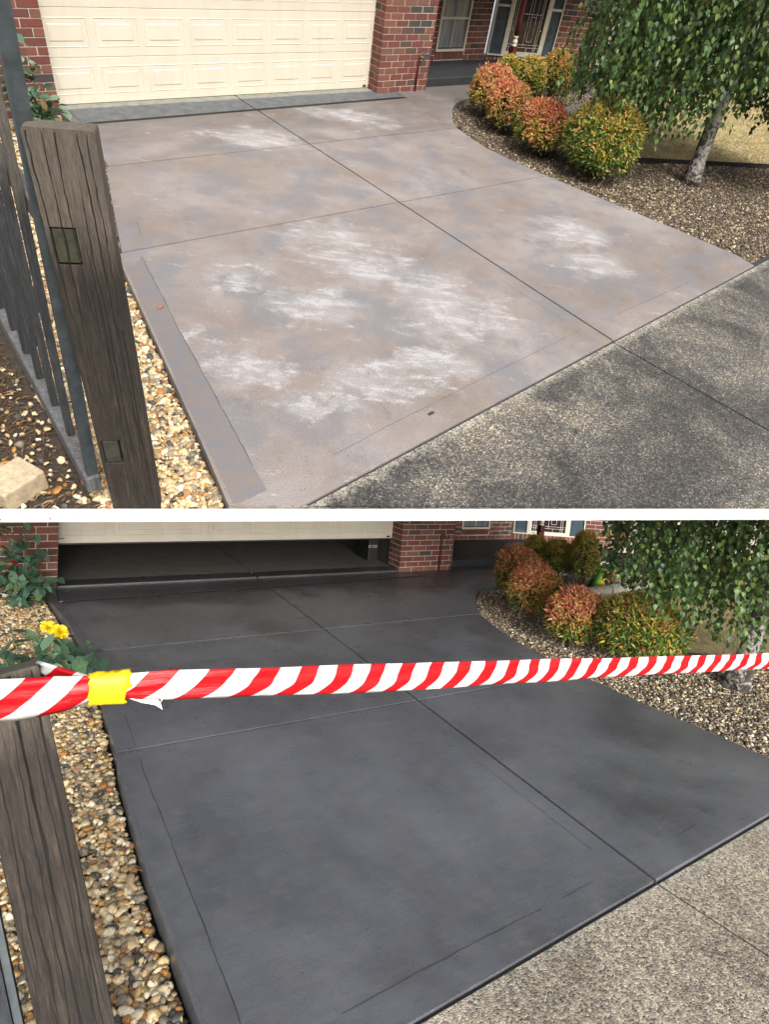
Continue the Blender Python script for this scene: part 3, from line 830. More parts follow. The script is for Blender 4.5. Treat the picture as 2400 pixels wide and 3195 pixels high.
def margin(root, outer, inner, mat):
    n = len(outer)
    P = list(outer) + list(inner)[::-1]
    obj('trowelled_margin', prism('trowelled_margin', P, -.004, .0015, MT[mat]), root)
margin(hi_drive, clip_edge([(-.72, -4.03), (-.60, -3.90), (-.70, -4.45), (-.819, -5.07), (-.96, -5.9), (-1.095, -6.694), (-1.13, -6.92), (-1.36, -6.932), (-1.246, -6.336), (-1.14, -5.785), (-1.003, -5.076), (-.80, -4.03)], .04), [], 'margin_pale')
margin(lo_drive, [(.223, -4.52), (.217, -4.635), (.228, -5.3), (.23, -5.727), (.236, -6.1), (.242, -6.80), (.135, -6.80), (.122, -6.44), (.093, -5.655), (.096, -5.1), (.104, -4.582), (.115, -4.46)], [], 'margin_dark')
def footpath(S, F, outer):
    """exposed aggregate slabs beyond the driveway"""
    M = S['M']
    root = obj('footpath', None, None, M, 'structure', {'hi': 'dark weathered exposed aggregate footpath', 'lo': 'pale exposed aggregate footpath'}[S['key']])
    m = MT['agg_dark' if S['key'] == 'hi' else 'agg_pale']
    (jx, jy), (kx, ky), (lx, ly) = S['foot_joint']
    g = .009
    off = 0.020
    xl, xr, left_out, right_out = outer
    p1 = [(xl, F['FT'](xl) - off), (jx - g, F['FT'](jx) - off), (kx - g, ky)] + left_out
    p2 = [(jx + g, F['FT'](jx) - off), (xr, F['FT'](xr) - off)] + right_out + [(kx + g, ky)]
    for p in (p1, p2):
        obj('aggregate_slab', prism('aggregate_slab', clip_edge(p) if S['key'] == 'hi' else p, -0.104, -0.008, m, 0.005, 2), root)
    jb = [(xl, F['FT'](xl) + .05), (xl, F['FT'](xl) - .06), (jx - .05, F['FT'](jx) - .1), (kx - .05, ky + .1), (kx + .05, ky + .1), (jx + .05, F['FT'](jx) - .1), (xr, F['FT'](xr) - .06), (xr, F['FT'](xr) + .05)]
    obj('joint_bed', prism('joint_bed', clip_edge(jb) if S['key'] == 'hi' else jb, -0.100, -0.017, MT['groove']), root)
    return root

def on_edge(x): # front line of the terrace
    t = (x - EDGE_A.x) / e_dir.x
    p = EDGE_A + e_dir * t + e_in * 0.024
    return (p.x, p.y)
ex = 3.28
kj = HI['foot_joint']
t = 2.61 + 0.113 * 0.94
HI['foot_joint'][1] = (2.735, on_edge(2.735)[1])
footpath(HI, HF, (-1.30, 6.6, [on_edge(-1.0), on_edge(-1.28)], [(6.6, -7.72), on_edge(3.27)]))
LO['foot_joint'][1] = (2.80, -9.0)
footpath(LO, LF, (-0.6, 6.8, [(-2.0, -9.0), (-2.0, -7.3)], [(6.8, -9.0)]))

# ------------------------------------------------------------------ house
BRICKS = {}
def brick_mesh(l, axis):
    k = (round(l, 3), axis)
    if k not in BRICKS:
        d = 0.11
        b = (l, d, 0.076) if axis == 'x' else (d, l, 0.076)
        BRICKS[k] = box_mesh('brick', (0, 0, 0), b, MT['brick'], 0.004)
    return BRICKS[k]

def brick_run(part, length, rows, offset=True, holes=(), axis='x', z0=0.0, start_half=False, hdr=False):
    """running bond along +x (or +y) of the part's own axes, front face at 0"""
    for r in range(rows):
        x = 0.0
        first = True
        while x < length - 0.02:
            l = 0.23
            if first and ((r % 2 == 1) if offset else False): l = 0.11
            if hdr and first: l = 0.23 if r % 2 == 0 else 0.11
            first = False
            e = min(x + l, length)
            if e - x > 0.035:
                z = z0 + r * 0.086
                spans = [(x, e)]
                for (h0, h1, hz0, hz1) in holes:
                    if z + .076 > hz0 + .01 and z < hz1 - .01:
                        ns = []
                        for a, b in spans:
                            if b <= h0 or a >= h1: ns.append((a, b)); continue
                            if a < h0: ns.append((a, h0))
                            if b > h1: ns.append((h1, b))
                        spans = ns
                for a, b in spans:
                    if b - a > 0.03:
                        o = bpy.data.objects.new('brick', brick_mesh(b - a, axis))
                        COL.objects.link(o); o.parent = part
                        jx, jz = random.uniform(-.002, .002), random.uniform(-.0015, .0015)
                        o.location = (a + jx, random.uniform(-.0025, .0015), z + jz) if axis == 'x' else (random.uniform(-.0025, .0015), a + jx, z + jz)
            x = e + 0.01

def house(S):
    random.seed(3)
    M, k = S['M'], S['key']
    root = thing('brick_house', {'hi': 'red brick house front behind the pale driveway, cream garage door shut', 'lo': 'red brick house front behind the charcoal driveway, garage door half raised'}[k], 'house', M)
    wy, pw, n = S['wall_y'], S['pillar_w'], S['courses']
    H = n * 0.086
    top = 2.45
    # left wall
    lw = obj('garage_wall', box_mesh('mortar', (-1.70, wy + .006, -.12), (-.003, wy + .10, H - .002), MT['mortar']), root)
    def sub(x, y): 
        e = bpy.data.objects.new('x', None)
        return e
    # bricks laid from the door jamb leftwards: mirrored run
    for r in range(n):
        x = -0.0
        first = True
        while x > -1.66:
            l = 0.11 if (first and r % 2) else 0.23
            first = False
            e = x - l
            o = bpy.data.objects.new('brick', brick_mesh(l, 'x')); COL.objects.link(o); o.parent = lw
            o.location = (e + random.uniform(-.002, .002), wy + random.uniform(-.0025, .0015), r * .086 - .02)
            x = e - .01
    # pillar: front face and the return to the door
    pl = obj('brick_pillar', box_mesh('mortar', (W_OPEN + .006, wy + .006, -.12), (W_OPEN + pw - .006, 0.055, H - .002), MT['mortar']), root)
    for r in range(n):
        z = r * .086 - .008
        if r % 2 == 0:
            x, ry = W_OPEN, wy + .12
        else:
            o = bpy.data.objects.new('brick', brick_mesh(0.23, 'y')); COL.objects.link(o); o.parent = pl
            o.location = (W_OPEN + random.uniform(-.0015, .0015), wy + random.uniform(-.002, .001), z)
            x, ry = W_OPEN + .12, wy + .24
        while x < W_OPEN + pw - .03:
            e = min(x + .23, W_OPEN + pw)
            o = bpy.data.objects.new('brick', brick_mesh(e - x, 'x')); COL.objects.link(o); o.parent = pl
            o.location = (x + random.uniform(-.002, .002), wy + random.uniform(-.0025, .0015), z)
            x = e + .01
        if 0.06 - ry > 0.03:
            o = bpy.data.objects.new('brick', brick_mesh(0.06 - ry, 'y')); COL.objects.link(o); o.parent = pl
            o.location = (W_OPEN + random.uniform(-.0015, .0015), ry, z)
        # side facing the porch
        y = (wy + .12) if r % 2 == 0 else (wy + .24)
        o = bpy.data.objects.new('brick', brick_mesh(0.11, 'y')); COL.objects.link(o); o.parent = pl
        o.location = (W_OPEN + pw - .11, wy + .12, z)
    px = W_OPEN + pw
    # upper walls, out of the picture
    obj('upper_wall', MB().box((-1.70, wy, H), (px, 0.055, top)).mesh('upper_wall', MT['brick_far']), root)
    # the wall behind the pillar towards the porch
    obj('porch_side_wall', MB().box((px - .14, 0.056, -.12), (px - .004, S['porch_y1'] - .002, top)).mesh('porch_side_wall', MT['brick_far']), root)
    # garage door: four sections of eight pressed panels
    sec_h, z = 0.482, S['door_z']
    for i in range(4):
        if z + sec_h > top + .6: break
        sec = obj('garage_door_section', box_mesh('garage_door_section', (-.02, 0.004, z), (W_OPEN + .02, 0.045, z + sec_h - .004), MT['door'], 0.003), root)
        if i == 0: sec['label'] = {'hi': 'bottom section of the shut cream door', 'lo': 'bottom section of the raised cream door'}[k]
        pwid, ph = W_OPEN / 8, sec_h
        for j in range(8):
            cx = (j + .5) * pwid
            x0, x1 = cx - .262, cx + .262
            z0, z1 = z + .092, z + .394
            V, F = [], []
            rings = [(0, .003), (.012, -.005), (.020, .002), (.066, .0015), (.074, -.006)]
            for inset, dy in rings:
                V += [(x0 + inset, .004 - (-dy) if False else .004 + dy, z0 + inset), (x1 - inset, .004 + dy, z0 + inset), (x1 - inset, .004 + dy, z1 - inset), (x0 + inset, .004 + dy, z1 - inset)]
            for q in range(len(rings) - 1):
                for e in range(4):
                    F.append((q * 4 + e, q * 4 + (e + 1) % 4, q * 4 + 4 + (e + 1) % 4, q * 4 + 4 + e))
            b = (len(rings) - 1) * 4
            F.append((b, b + 1, b + 2, b + 3))
            obj('pressed_panel', mesh_from('pressed_panel', V, F, MT['door']), sec)
        if i == 0:
            obj('warning_label', box_mesh('warning_label', (0.006, -.0015, z + .055), (0.085, 0.003, z + .066), MT['tag']), sec)
            obj('maker_label', box_mesh('maker_label', (W_OPEN - .10, -.0015, z + .012), (W_OPEN - .04, 0.003, z + .04), MT['tag']), sec)
            obj('rubber_seal', MB().box((0.0, 0.006, z - .018), (W_OPEN, 0.036, z - .001)).mesh('rubber_seal', MT['black']), sec)
        z += sec_h
    # tap on the pillar
    tx, tz = S['pipe']
    mb = MB().tube([(tx, wy - .022, -.01), (tx, wy - .022, tz - .03), (tx, wy - .022, tz)], .0125, 10)
    pipe = obj('water_pipe', mb.mesh('water_pipe', MT['pipe'], True), root)
    mb = MB().tube([(tx - .005, wy - .024, tz - .012), (tx + .035, wy - .05, tz - .008), (tx + .05, wy - .065, tz - .02), (tx + .052, wy - .067, tz - .05)], [.016, .017, .015, .013], 10)
    mb.tube([(tx + .032, wy - .047, tz), (tx + .032, wy - .047, tz + .05)], .008, 8)
    mb.tube([(tx + .004, wy - .052, tz + .05), (tx + .060, wy - .042, tz + .052)], .009, 8)
    obj('tap', mb.mesh('tap', MT['brass'], True), pipe)
    for zz in (0.15,):
        obj('pipe_clip', MB().box((tx - .022, wy - .037, zz), (tx + .022, wy + .004, zz + .018)).mesh('pipe_clip', MT['pipe']), pipe)
    # porch floor and step
    y0, y1 = S['porch_y0'], S['porch_y1']
    pm = MT['porch'] if k == 'hi' else MT['porch_wet']
    obj('porch_floor', prism('porch_floor', [(px + .004, y0), (10.2, y0 + .05), (10.6, y1 - .35), (S['door0'][0] + .1, y1 + .1), (px + .004, y1 + .1)], -.12, .12, pm, 0.02, 3), root)
    # back wall with window
    wx0, wx1, wz0, wz1 = S['win']
    L = S['door0'][0] - px
    bw = obj('porch_wall', None, root, local=TR(px, y1, 0))
    me = MB()
    h0, h1 = wx0 - px, wx1 - px
    for a, b in (((0.0, .006, .0), (h0, .1, H)), ((h1, .006, .0), (L, .1, H)), ((h0, .006, .0), (h1, .1, wz0 - .05)), ((h0, .006, wz1), (h1, .1, H))): me.box(a, b)
    obj('mortar', me.mesh('mortar', MT['mortar']), bw)
    hole = (h0, h1, wz0 - .11, wz1)
    brick_run(bw, L, n - 1, True, (hole,), 'x', .125)
    # soldier sill bricks under the window
    for i in range(int((h1 - h0) / .086)):
        o = obj('brick', box_mesh('brick', (0, 0, 0), (.076, .11, .098), MT['brick'], .004), bw, local=TR(h0 + .008 + i * .0865, -.012, wz0 - .113))
    obj('upper_wall', MB().box((px, y1 + .001, H + .03), (S['door0'][0], y1 + .1, top)).mesh('upper_wall', MT['brick_far']), root)
    win = obj('window', None, root, local=TR(wx0, y1, wz0))
    ww, wh = wx1 - wx0, wz1 - wz0
    fr = .04
    mb = MB()
    mb.box((0, -.012, 0), (ww, .06, fr)).box((0, -.012, wh - fr), (ww, .06, wh)).box((0, -.010, fr), (fr, .058, wh - fr)).box((ww - fr, -.010, fr), (ww, .058, wh - fr))
    sash = 0.47
    mb.box((fr, -.006, sash), (ww - fr, .055, sash + .035))
    obj('frame', mb.mesh('frame', MT['cream']), win)
    obj('pane', MB().box((fr, .030, fr), (ww - fr, .034, sash)).mesh('pane', MT['pane']), win)
    obj('pane', MB().box((fr, .020, sash + .035), (ww - fr, .024, wh - fr)).mesh('pane', MT['pane']), win)
    obj('glazing_bar', MB().box((ww * .5 - .008, .012, fr), (ww * .5 + .008, .0295, sash)).mesh('glazing_bar', MT['cream']), win)
    obj('sill_flashing', MB().box((fr, .0, fr), (ww - fr, .029, fr + .012)).mesh('sill_flashing', MT['black']), win)
    # angled entrance wall: sidelight, door, sidelight
    a = math.radians(S['door_a'])
    EM = TR(S['door0'][0], S['door0'][1], 0) @ RZ(a)
    ew = obj('entrance_wall', None, root, local=EM)
    u0, u1, u2, u3 = S['door_u']; zb = S['door_zb']; ztop = 2.1
    me = MB().box((-.0, .006, 0), (u3, .1, zb - .004)).box((u3 + .002, .006, 0), (u3 + 6.5, .1, top))
    obj('mortar', me.mesh('mortar', MT['mortar']), ew)
    for i in range(int((u3) / .086)):
        obj('brick', box_mesh('brick', (0, 0, 0), (.076, .11, zb - .125), MT['brick'], .004), ew, local=TR(.005 + i * .0865, 0, .118))
    for r in range(n - 1):
        x = u3 + .004 + (0 if r % 2 else .0)
        first = True
        while x < u3 + .88:
            l = .11 if first and r % 2 else .23
            first = False
            o = bpy.data.objects.new('brick', brick_mesh(l, 'x')); COL.objects.link(o); o.parent = ew
            o.location = (x, random.uniform(-.002, .001), .125 + r * .086)
            x += l + .01
    def unit(name, xa, xb, mat, thick):
        e = obj(name, None, root, local=EM @ TR(xa, 0, zb))
        w, h = xb - xa, ztop - zb
        mb = MB().box((0, -.03, 0), (w, .05, thick)).box((0, -.03, h - thick), (w, .05, h)).box((0, -.028, thick), (thick, .048, h - thick)).box((w - thick, -.028, thick), (w, .048, h - thick))
        obj('frame', mb.mesh('frame', MT['cream']), e)
        obj('pane', MB().box((thick, .006, thick), (w - thick, .012, h - thick)).mesh('pane', mat), e)
        return e, w, h
    for nm, xa, xb in (('sidelight', u0, u1), ('sidelight', u2, u3)):
        e, w, h = unit(nm, xa + .001, xb - .001, MT['blue_pane'], .022)
        # etched oval garland of small leaves
        mb = MB()
        cz = .42
        for i in range(22):
            t = 2 * math.pi * i / 22
            cx_, cz_ = w / 2 + .062 * math.cos(t), cz + .145 * math.sin(t)
            r_ = .009 if i % 2 else .013
            mb.add([(cx_ - r_, .0035, cz_), (cx_, .0035, cz_ - r_), (cx_ + r_, .0035, cz_), (cx_, .0035, cz_ + r_)], [(0, 1, 2, 3)])
        for i in range(9):
            t = 2 * math.pi * i / 9
            cx_, cz_ = w / 2 + .024 * math.cos(t), cz + .045 * math.sin(t)
            mb.add([(cx_ - .014, .003, cz_), (cx_, .003, cz_ - .018), (cx_ + .014, .003, cz_), (cx_, .003, cz_ + .018)], [(0, 1, 2, 3)])
        obj('etched_motif', mb.mesh('etched_motif', MT['etch']), e)
        obj('transom', MB().box((.022, -.02, .74), (w - .022, .04, .775)).mesh('transom', MT['cream']), e)
    e, w, h = unit('front_door', u1, u2, MT['dark_pane'], .075)
    bars = MB()
    def bar_v(x, z0, z1, t=.007): bars.box((x - t / 2, -.001, z0), (x + t / 2, .006, z1))
    def bar_h(x0, x1, zc, t=.007): bars.box((x0, -.0015, zc - t / 2), (x1, .0055, zc + t / 2))
    i0, i1 = .075, w - .075
    for x in (i0 + .06, i0 + .10, i1 - .06, i1 - .10): bar_v(x, .075, h - .075)
    for zc in (.145, .19): bar_h(i0, i1, zc)
    bar_v(w * .5, .145, h * .9); bar_v(w * .5 + .06, .24, h * .85); bar_v(w * .5 + .17, .24, h * .85)
    bar_h(w * .5 + .06, w * .5 + .17, .24); bar_h(w * .5 + .06, w * .5 + .17, .62); bar_h(i0 + .1, i1 - .1, .66)
    bar_v(w * .5 + .10, .075, .145); bar_v(w * .5 - .14, .075, .145)
    for x in (i0, i1 - .06): bar_h(x, x + .06, .42)
    obj('leadlight_bars', bars.mesh('leadlight_bars', MT['came']), e)
    obj('lintel', MB().box((0, .0, ztop + .001), (u3 + .9, .1, top)).mesh('lintel', MT['brick_far']), ew)
    # turned porch post
    cx_, cy_ = S['column']; c0, c1 = S['collar']
    mb = MB().box((cx_ - .052, cy_ - .052, .115), (cx_ + .052, cy_ + .052, c0))
    post = obj('porch_post', bevelled(mb.mesh('porch_post', MT['burgundy']), .006, 1), root)
    hh = c1 - c0
    prof = [(.048, c0), (.05, c0 + .06 * hh), (.046, c0 + .14 * hh), (.036, c0 + .18 * hh), (.040, c0 + .24 * hh), (.047, c0 + .38 * hh), (.046, c0 + .5 * hh), (.036, c0 + .66 * hh), (.033, c0 + .74 * hh), (.042, c0 + .80 * hh), (.046, c0 + .9 * hh), (.042, c1)]
    obj('turned_collar', MB().lathe(prof, 20, (cx_, cy_)).mesh('turned_collar', MT['cream'], True), post)
    obj('turned_shaft', MB().lathe([(.038, c1 + .001), (.043, c1 + .25), (.044, c1 + .6), (.038, top)], 20, (cx_, cy_)).mesh('turned_shaft', MT['burgundy'], True), post)
    if k == 'lo':
        obj('garage_floor', MB().box((-.02, .001, -.1), (W_OPEN + .02, 5.8, .024)).mesh('garage_floor', MT['garage_floor']), root)
        obj('floor_joint', MB().box((S['xc'] - .006, .002, .0), (S['xc'] + .006, 5.7, .0262)).mesh('floor_joint', MT['groove']), root)
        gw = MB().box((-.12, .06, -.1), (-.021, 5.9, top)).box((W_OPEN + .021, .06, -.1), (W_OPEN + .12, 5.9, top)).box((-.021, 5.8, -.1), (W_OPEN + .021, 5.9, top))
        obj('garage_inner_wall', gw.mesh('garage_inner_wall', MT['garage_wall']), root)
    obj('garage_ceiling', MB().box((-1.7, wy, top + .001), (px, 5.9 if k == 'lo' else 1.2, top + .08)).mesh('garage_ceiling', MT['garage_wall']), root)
    rf = MT['apron']
    obj('porch_roof', MB().box((px + .002, S['porch_y0'] - .75, 2.13), (13.5, y1 + .3, 2.25)).mesh('porch_roof', MT['burgundy']), root)
    return root
house(HI)
house(LO)

# black tool case standing inside the open garage
tc = thing('tool_case', 'black tool case with pale lettering just inside the garage opening', 'case', M_LO @ TR(4.62, 0.40, 0.026))
obj('case_body', box_mesh('case_body', (0, 0, 0), (.185, .35, .40), MT['black'], .012, 2), tc)
fc = bpy.data.curves.new('lettering', 'FONT')
fc.body = 'RYOBI'; fc.size = .062; fc.extrude = .0008; fc.align_x = 'LEFT'
fc.materials.append(MT['print'])
tmp = bpy.data.objects.new('lettering_outline', fc); COL.objects.link(tmp)
bpy.context.view_layer.update()
lm = bpy.data.meshes.new_from_object(tmp.evaluated_get(bpy.context.evaluated_depsgraph_get()))
bpy.data.objects.remove(tmp)
fo = bpy.data.objects.new('lettering', lm); COL.objects.link(fo); fo.parent = tc
fo.matrix_local = TR(-.012 + .006, -.0025, .215) @ Matrix.Rotation(math.pi / 2, 4, 'X')
fo.scale = (.92, 1.15, 1)
obj('lid', box_mesh('lid', (-.004, -.004, .33), (.189, .354, .408), MT['black'], .012, 2), tc)

# ------------------------------------------------------------------ garden beds
hi_bed = [(p[0] + .015, p[1]) for p in HI['right_low'] + HI['right_mid'] + HI['right_top']] + [(9.6, -.55), (9.3, -1.35), (7.5, -1.70), (6.75, -2.25), (6.60, -3.1), (7.05, -3.58), (8.958, -4.33), (11.2, -5.2), (9.5, -6.2), (6.9, -7.5), (6.6, -6.6)]
lo_bed = [(p[0] + .02, p[1]) for p in LO['right_low'] + LO['right_mid'] + LO['right_top']] + [(9.8, -.9), (9.8, -1.55), (7.9, -1.80), (6.9, -1.95), (6.2, -2.6), (5.9, -3.5), (6.0, -4.18), (6.83, -4.65), (8.6, -5.6), (7.2, -7.2), (5.8, -7.0)]
pebbles('gravel_bed', hi_bed, 1750, .027, -.085, M_HI, 'small dark river gravel bed beside the pale driveway under the shrubs', COOL * np.array([.88, .82, .74]), COOL_P, 21, 1, 2)
pebbles('gravel_bed', lo_bed, 1800, .027, -.085, M_LO, 'small mixed river gravel bed beside the charcoal driveway under the shrubs', np.concatenate([COOL * 1.35, WARM[:2] * .9]), np.concatenate([COOL_P, [.12, .10]]), 22, 1, 2)
hi_strip = [(-1.52, -6.86)] + [(p[0] - .015, p[1]) for p in HI['left'][1:] + HI['left_up'] + HI['left_top']] + [(-.9, -.25), (-1.2, -2.0), (-1.55, -4.2), (-1.95, -5.2), (-1.98, -6.55)]
pebbles('gravel_strip', clip_edge(hi_strip, .05), 1500, .034, -.095, M_HI, 'tan river pebbles between the gate post and the pale driveway edge', WARM, WARM_P, 23, 2, 2)
lo_strip = [(-.75, -7.0)] + [(p[0] - .022, p[1]) for p in LO['left'] + LO['left_up'] + LO['left_top']] + [(-1.1, -.32), (-1.3, -3.0), (-1.15, -7.0)]
pebbles('gravel_strip', lo_strip, 1500, .034, -.100, M_LO, 'golden river pebbles along the left edge of the charcoal driveway', WARM, WARM_P, 24, 2, 2)
hi_yard = [tuple(EDGE_A + e_in * .05), (-2.03, -6.54), (-2.0, -5.2), (-2.0, -4.2), (-2.7, -3.9), (-3.7, -4.6)]
pebbles('scattered_pebbles', clip_edge(hi_yard, .07), 420, .032, -.09, M_HI, 'loose pebbles scattered over mulch left of the picket fence', WARM, WARM_P, 25, 2, 1, keep=.65)

def mulch(name, poly, n, M, z, label, seed):
    rs = np.random.RandomState(seed)
    xs = [p[0] for p in poly]; ys = [p[1] for p in poly]
    X = rs.uniform(min(xs), max(xs), n * 3); Y = rs.uniform(min(ys), max(ys), n * 3)
    k = inside(poly, X, Y); X, Y = X[k][:n], Y[k][:n]; n = len(X)
    a = rs.uniform(0, 2 * np.pi, n); el = rs.normal(0, .3, n)
    D = np.stack([np.cos(a), np.sin(a), el], 1); N = np.stack([rs.normal(0, .4, n), rs.normal(0, .4, n), np.ones(n)], 1)
    P = np.stack([X, Y, z + rs.uniform(0, .022, n)], 1)
    c = np.array([(0.13, 0.075, 0.04), (0.20, 0.12, 0.065), (0.07, 0.042, 0.026), (0.32, 0.22, 0.12)])[rs.choice(4, n, p=[.4, .25, .25, .1])] * rs.uniform(.7, 1.2, (n, 1))
    V, F, C = leaf_cloud(P, D, N, rs.uniform(.03, .10, n), rs.uniform(.004, .012, n), c, rs)
    return obj(name, mesh_tris(name, V, F, MT['mulch'], C), None, M, 'stuff', label, 'mulch')
mulch('bark_mulch', hi_yard, 5000, M_HI, -.10, 'brown shredded bark mulch left of the picket fence', 31)

mulch('leaf_litter', hi_bed, 420, M_HI, -.052, 'dry leaf litter scattered on the gravel beside the pale driveway', 33)
mulch('leaf_litter', lo_bed, 420, M_LO, -.052, 'dry leaf litter scattered on the gravel beside the charcoal driveway', 34)
mulch('leaf_litter', lo_strip, 160, M_LO, -.055, 'dry leaf litter scattered on the golden pebbles left of the charcoal driveway', 35)
# lawns and edging
def lawn(name, poly, M, label, seed, n):
    flat(name, poly, -.062, MT['lawn'], M, 'structure', label)
    rs = np.random.RandomState(seed)
    xs = [p[0] for p in poly]; ys = [p[1] for p in poly]
    X = rs.uniform(min(xs), max(xs), n * 2); Y = rs.uniform(min(ys), max(ys), n * 2)
    k = inside(poly, X, Y); X, Y = X[k][:n], Y[k][:n]; n = len(X)
    a = rs.uniform(0, 2 * np.pi, n)
    D = np.stack([np.cos(a) * .7, np.sin(a) * .7, rs.uniform(.25, 1.2, n)], 1)
    N = np.stack([-np.sin(a), np.cos(a), np.zeros(n)], 1) + rs.normal(0, .3, (n, 3))
    gcol = np.array([(0.42, 0.34, 0.17), (0.50, 0.42, 0.24), (0.20, 0.22, 0.06), (0.30, 0.27, 0.10)])[rs.choice(4, n, p=[.4, .25, .15, .2])] * rs.uniform(.75, 1.15, (n, 1))
    V, F, C = leaf_cloud(np.stack([X, Y, np.full(n, -.062)], 1), D, N, rs.uniform(.025, .06, n), rs.uniform(.003, .006, n), gcol, rs)
    obj('grass', mesh_tris('grass', V, F, MT['grass'], C), None, M, 'stuff', label + ', its blades', 'grass')
lawn('lawn', [(6.62, -3.1), (7.08, -3.55), (8.958, -4.29), (11.2, -5.15), (14.5, -4.8), (16.2, 0.3), (10.8, 0.0), (9.5, -1.40), (7.55, -1.78), (6.78, -2.3)], M_HI, 'dry straw coloured lawn behind the birch on the terrace', 41, 34000)
lawn('lawn', [(5.93, -3.5), (6.03, -4.15), (6.86, -4.62), (8.7, -5.55), (14.0, -4.0), (14.0, -1.8), (7.95, -1.90), (6.95, -2.05), (6.25, -2.65)], M_LO, 'dry straw coloured lawn behind the birch beside the charcoal driveway', 42, 16000)

def edging_strip(name, pts, h, w, mat, M, label, z0=-.10):
    mb = MB()
    P = [Vector((*p, 0)) for p in pts]
    V, F = [], []
    for i, p in enumerate(P):
        d = (P[min(i + 1, len(P) - 1)] - P[max(i - 1, 0)]).normalized(); nn = Vector((-d.y, d.x, 0)) * w / 2
        V += [p - nn + Vector((0, 0, z0)), p + nn + Vector((0, 0, z0)), p + nn * .8 + Vector((0, 0, z0 + h)), p - nn * .8 + Vector((0, 0, z0 + h))]
        if i:
            b = 4 * i
            for e in range(4): F.append((b - 4 + e, b - 4 + (e + 1) % 4, b + (e + 1) % 4, b + e))
    F.append((0, 1, 2, 3)); k = len(V) - 4; F.append((k + 3, k + 2, k + 1, k))
    mb.add(V, F)
    return obj(name, mb.mesh(name, mat), None, M, None, label, 'edging')
edging_strip('garden_edging', [(6.61, -3.1), (6.75, -3.35), (7.06, -3.565), (8.0, -3.93), (8.958, -4.31), (11.2, -5.18)], .09, .03, MT['edging'], M_HI, 'low black edging between gravel and dry lawn behind the terrace birch')
edging_strip('garden_edging', [(5.91, -3.5), (5.95, -3.9), (6.02, -4.165), (6.4, -4.40), (6.845, -4.635), (8.65, -5.58)], .09, .03, MT['edging'], M_LO, 'low black edging between gravel and dry lawn behind the lower birch')

def stone_edging(M, pts, label):
    root = thing('stone_edging', label, 'edging', M @ TR(*pts[0], -.09))
    o = Vector((*pts[0], 0))
    for a, b in zip(pts, pts[1:]):
        a, b = Vector((*a, 0)) - o, Vector((*b, 0)) - o
        d = b - a; ln = d.length; an = math.atan2(d.y, d.x)
        V, F = [], []
        prof = [(-.10, 0), (-.10, .085), (-.075, .125), (-.02, .14), (.05, .135), (.085, .11), (.10, .07), (.10, 0)]
        K = 5
        for i in range(K + 1):
            for y, z in prof: V.append((.008 + (ln - .016) * i / K, y + .008 * math.sin(i * 3.1 + y * 20), z + .006 * math.sin(i * 2.3 + y * 31)))
        n = len(prof)
        for i in range(K):
            for e in range(n - 1): F.append((i * n + e, i * n + e + 1, (i + 1) * n + e + 1, (i + 1) * n + e))
        F.append(tuple(range(n))); F.append(tuple(K * n + e for e in range(n))[::-1])
        F = [f[::-1] for f in F]
        obj('edging_block', mesh_from('edging_block', V, F, MT['kerb']), root, local=TR(a.x, a.y, 0) @ RZ(an))
stone_edging(M_HI, [(6.72, -2.30), (7.05, -1.98), (7.5, -1.74), (8.1, -1.60), (8.75, -1.50), (9.4, -1.40)], 'curved grey concrete edging blocks behind the terrace shrubs')
stone_edging(M_LO, [(6.35, -2.45), (6.72, -2.12), (7.2, -1.95), (7.8, -1.86), (8.4, -1.78), (9.0, -1.70)], 'curved grey concrete edging blocks behind the lower shrubs')

# ------------------------------------------------------------------ shrubs
GREEN = np.array([(0.085, 0.165, 0.028), (0.125, 0.215, 0.034), (0.19, 0.28, 0.045), (0.055, 0.12, 0.024)])
GOLD = np.array([(0.50, 0.42, 0.075), (0.58, 0.38, 0.085), (0.40, 0.41, 0.07)])
RED = np.array([(0.62, 0.23, 0.11), (0.66, 0.30, 0.14), (0.55, 0.12, 0.09), (0.68, 0.38, 0.18)])

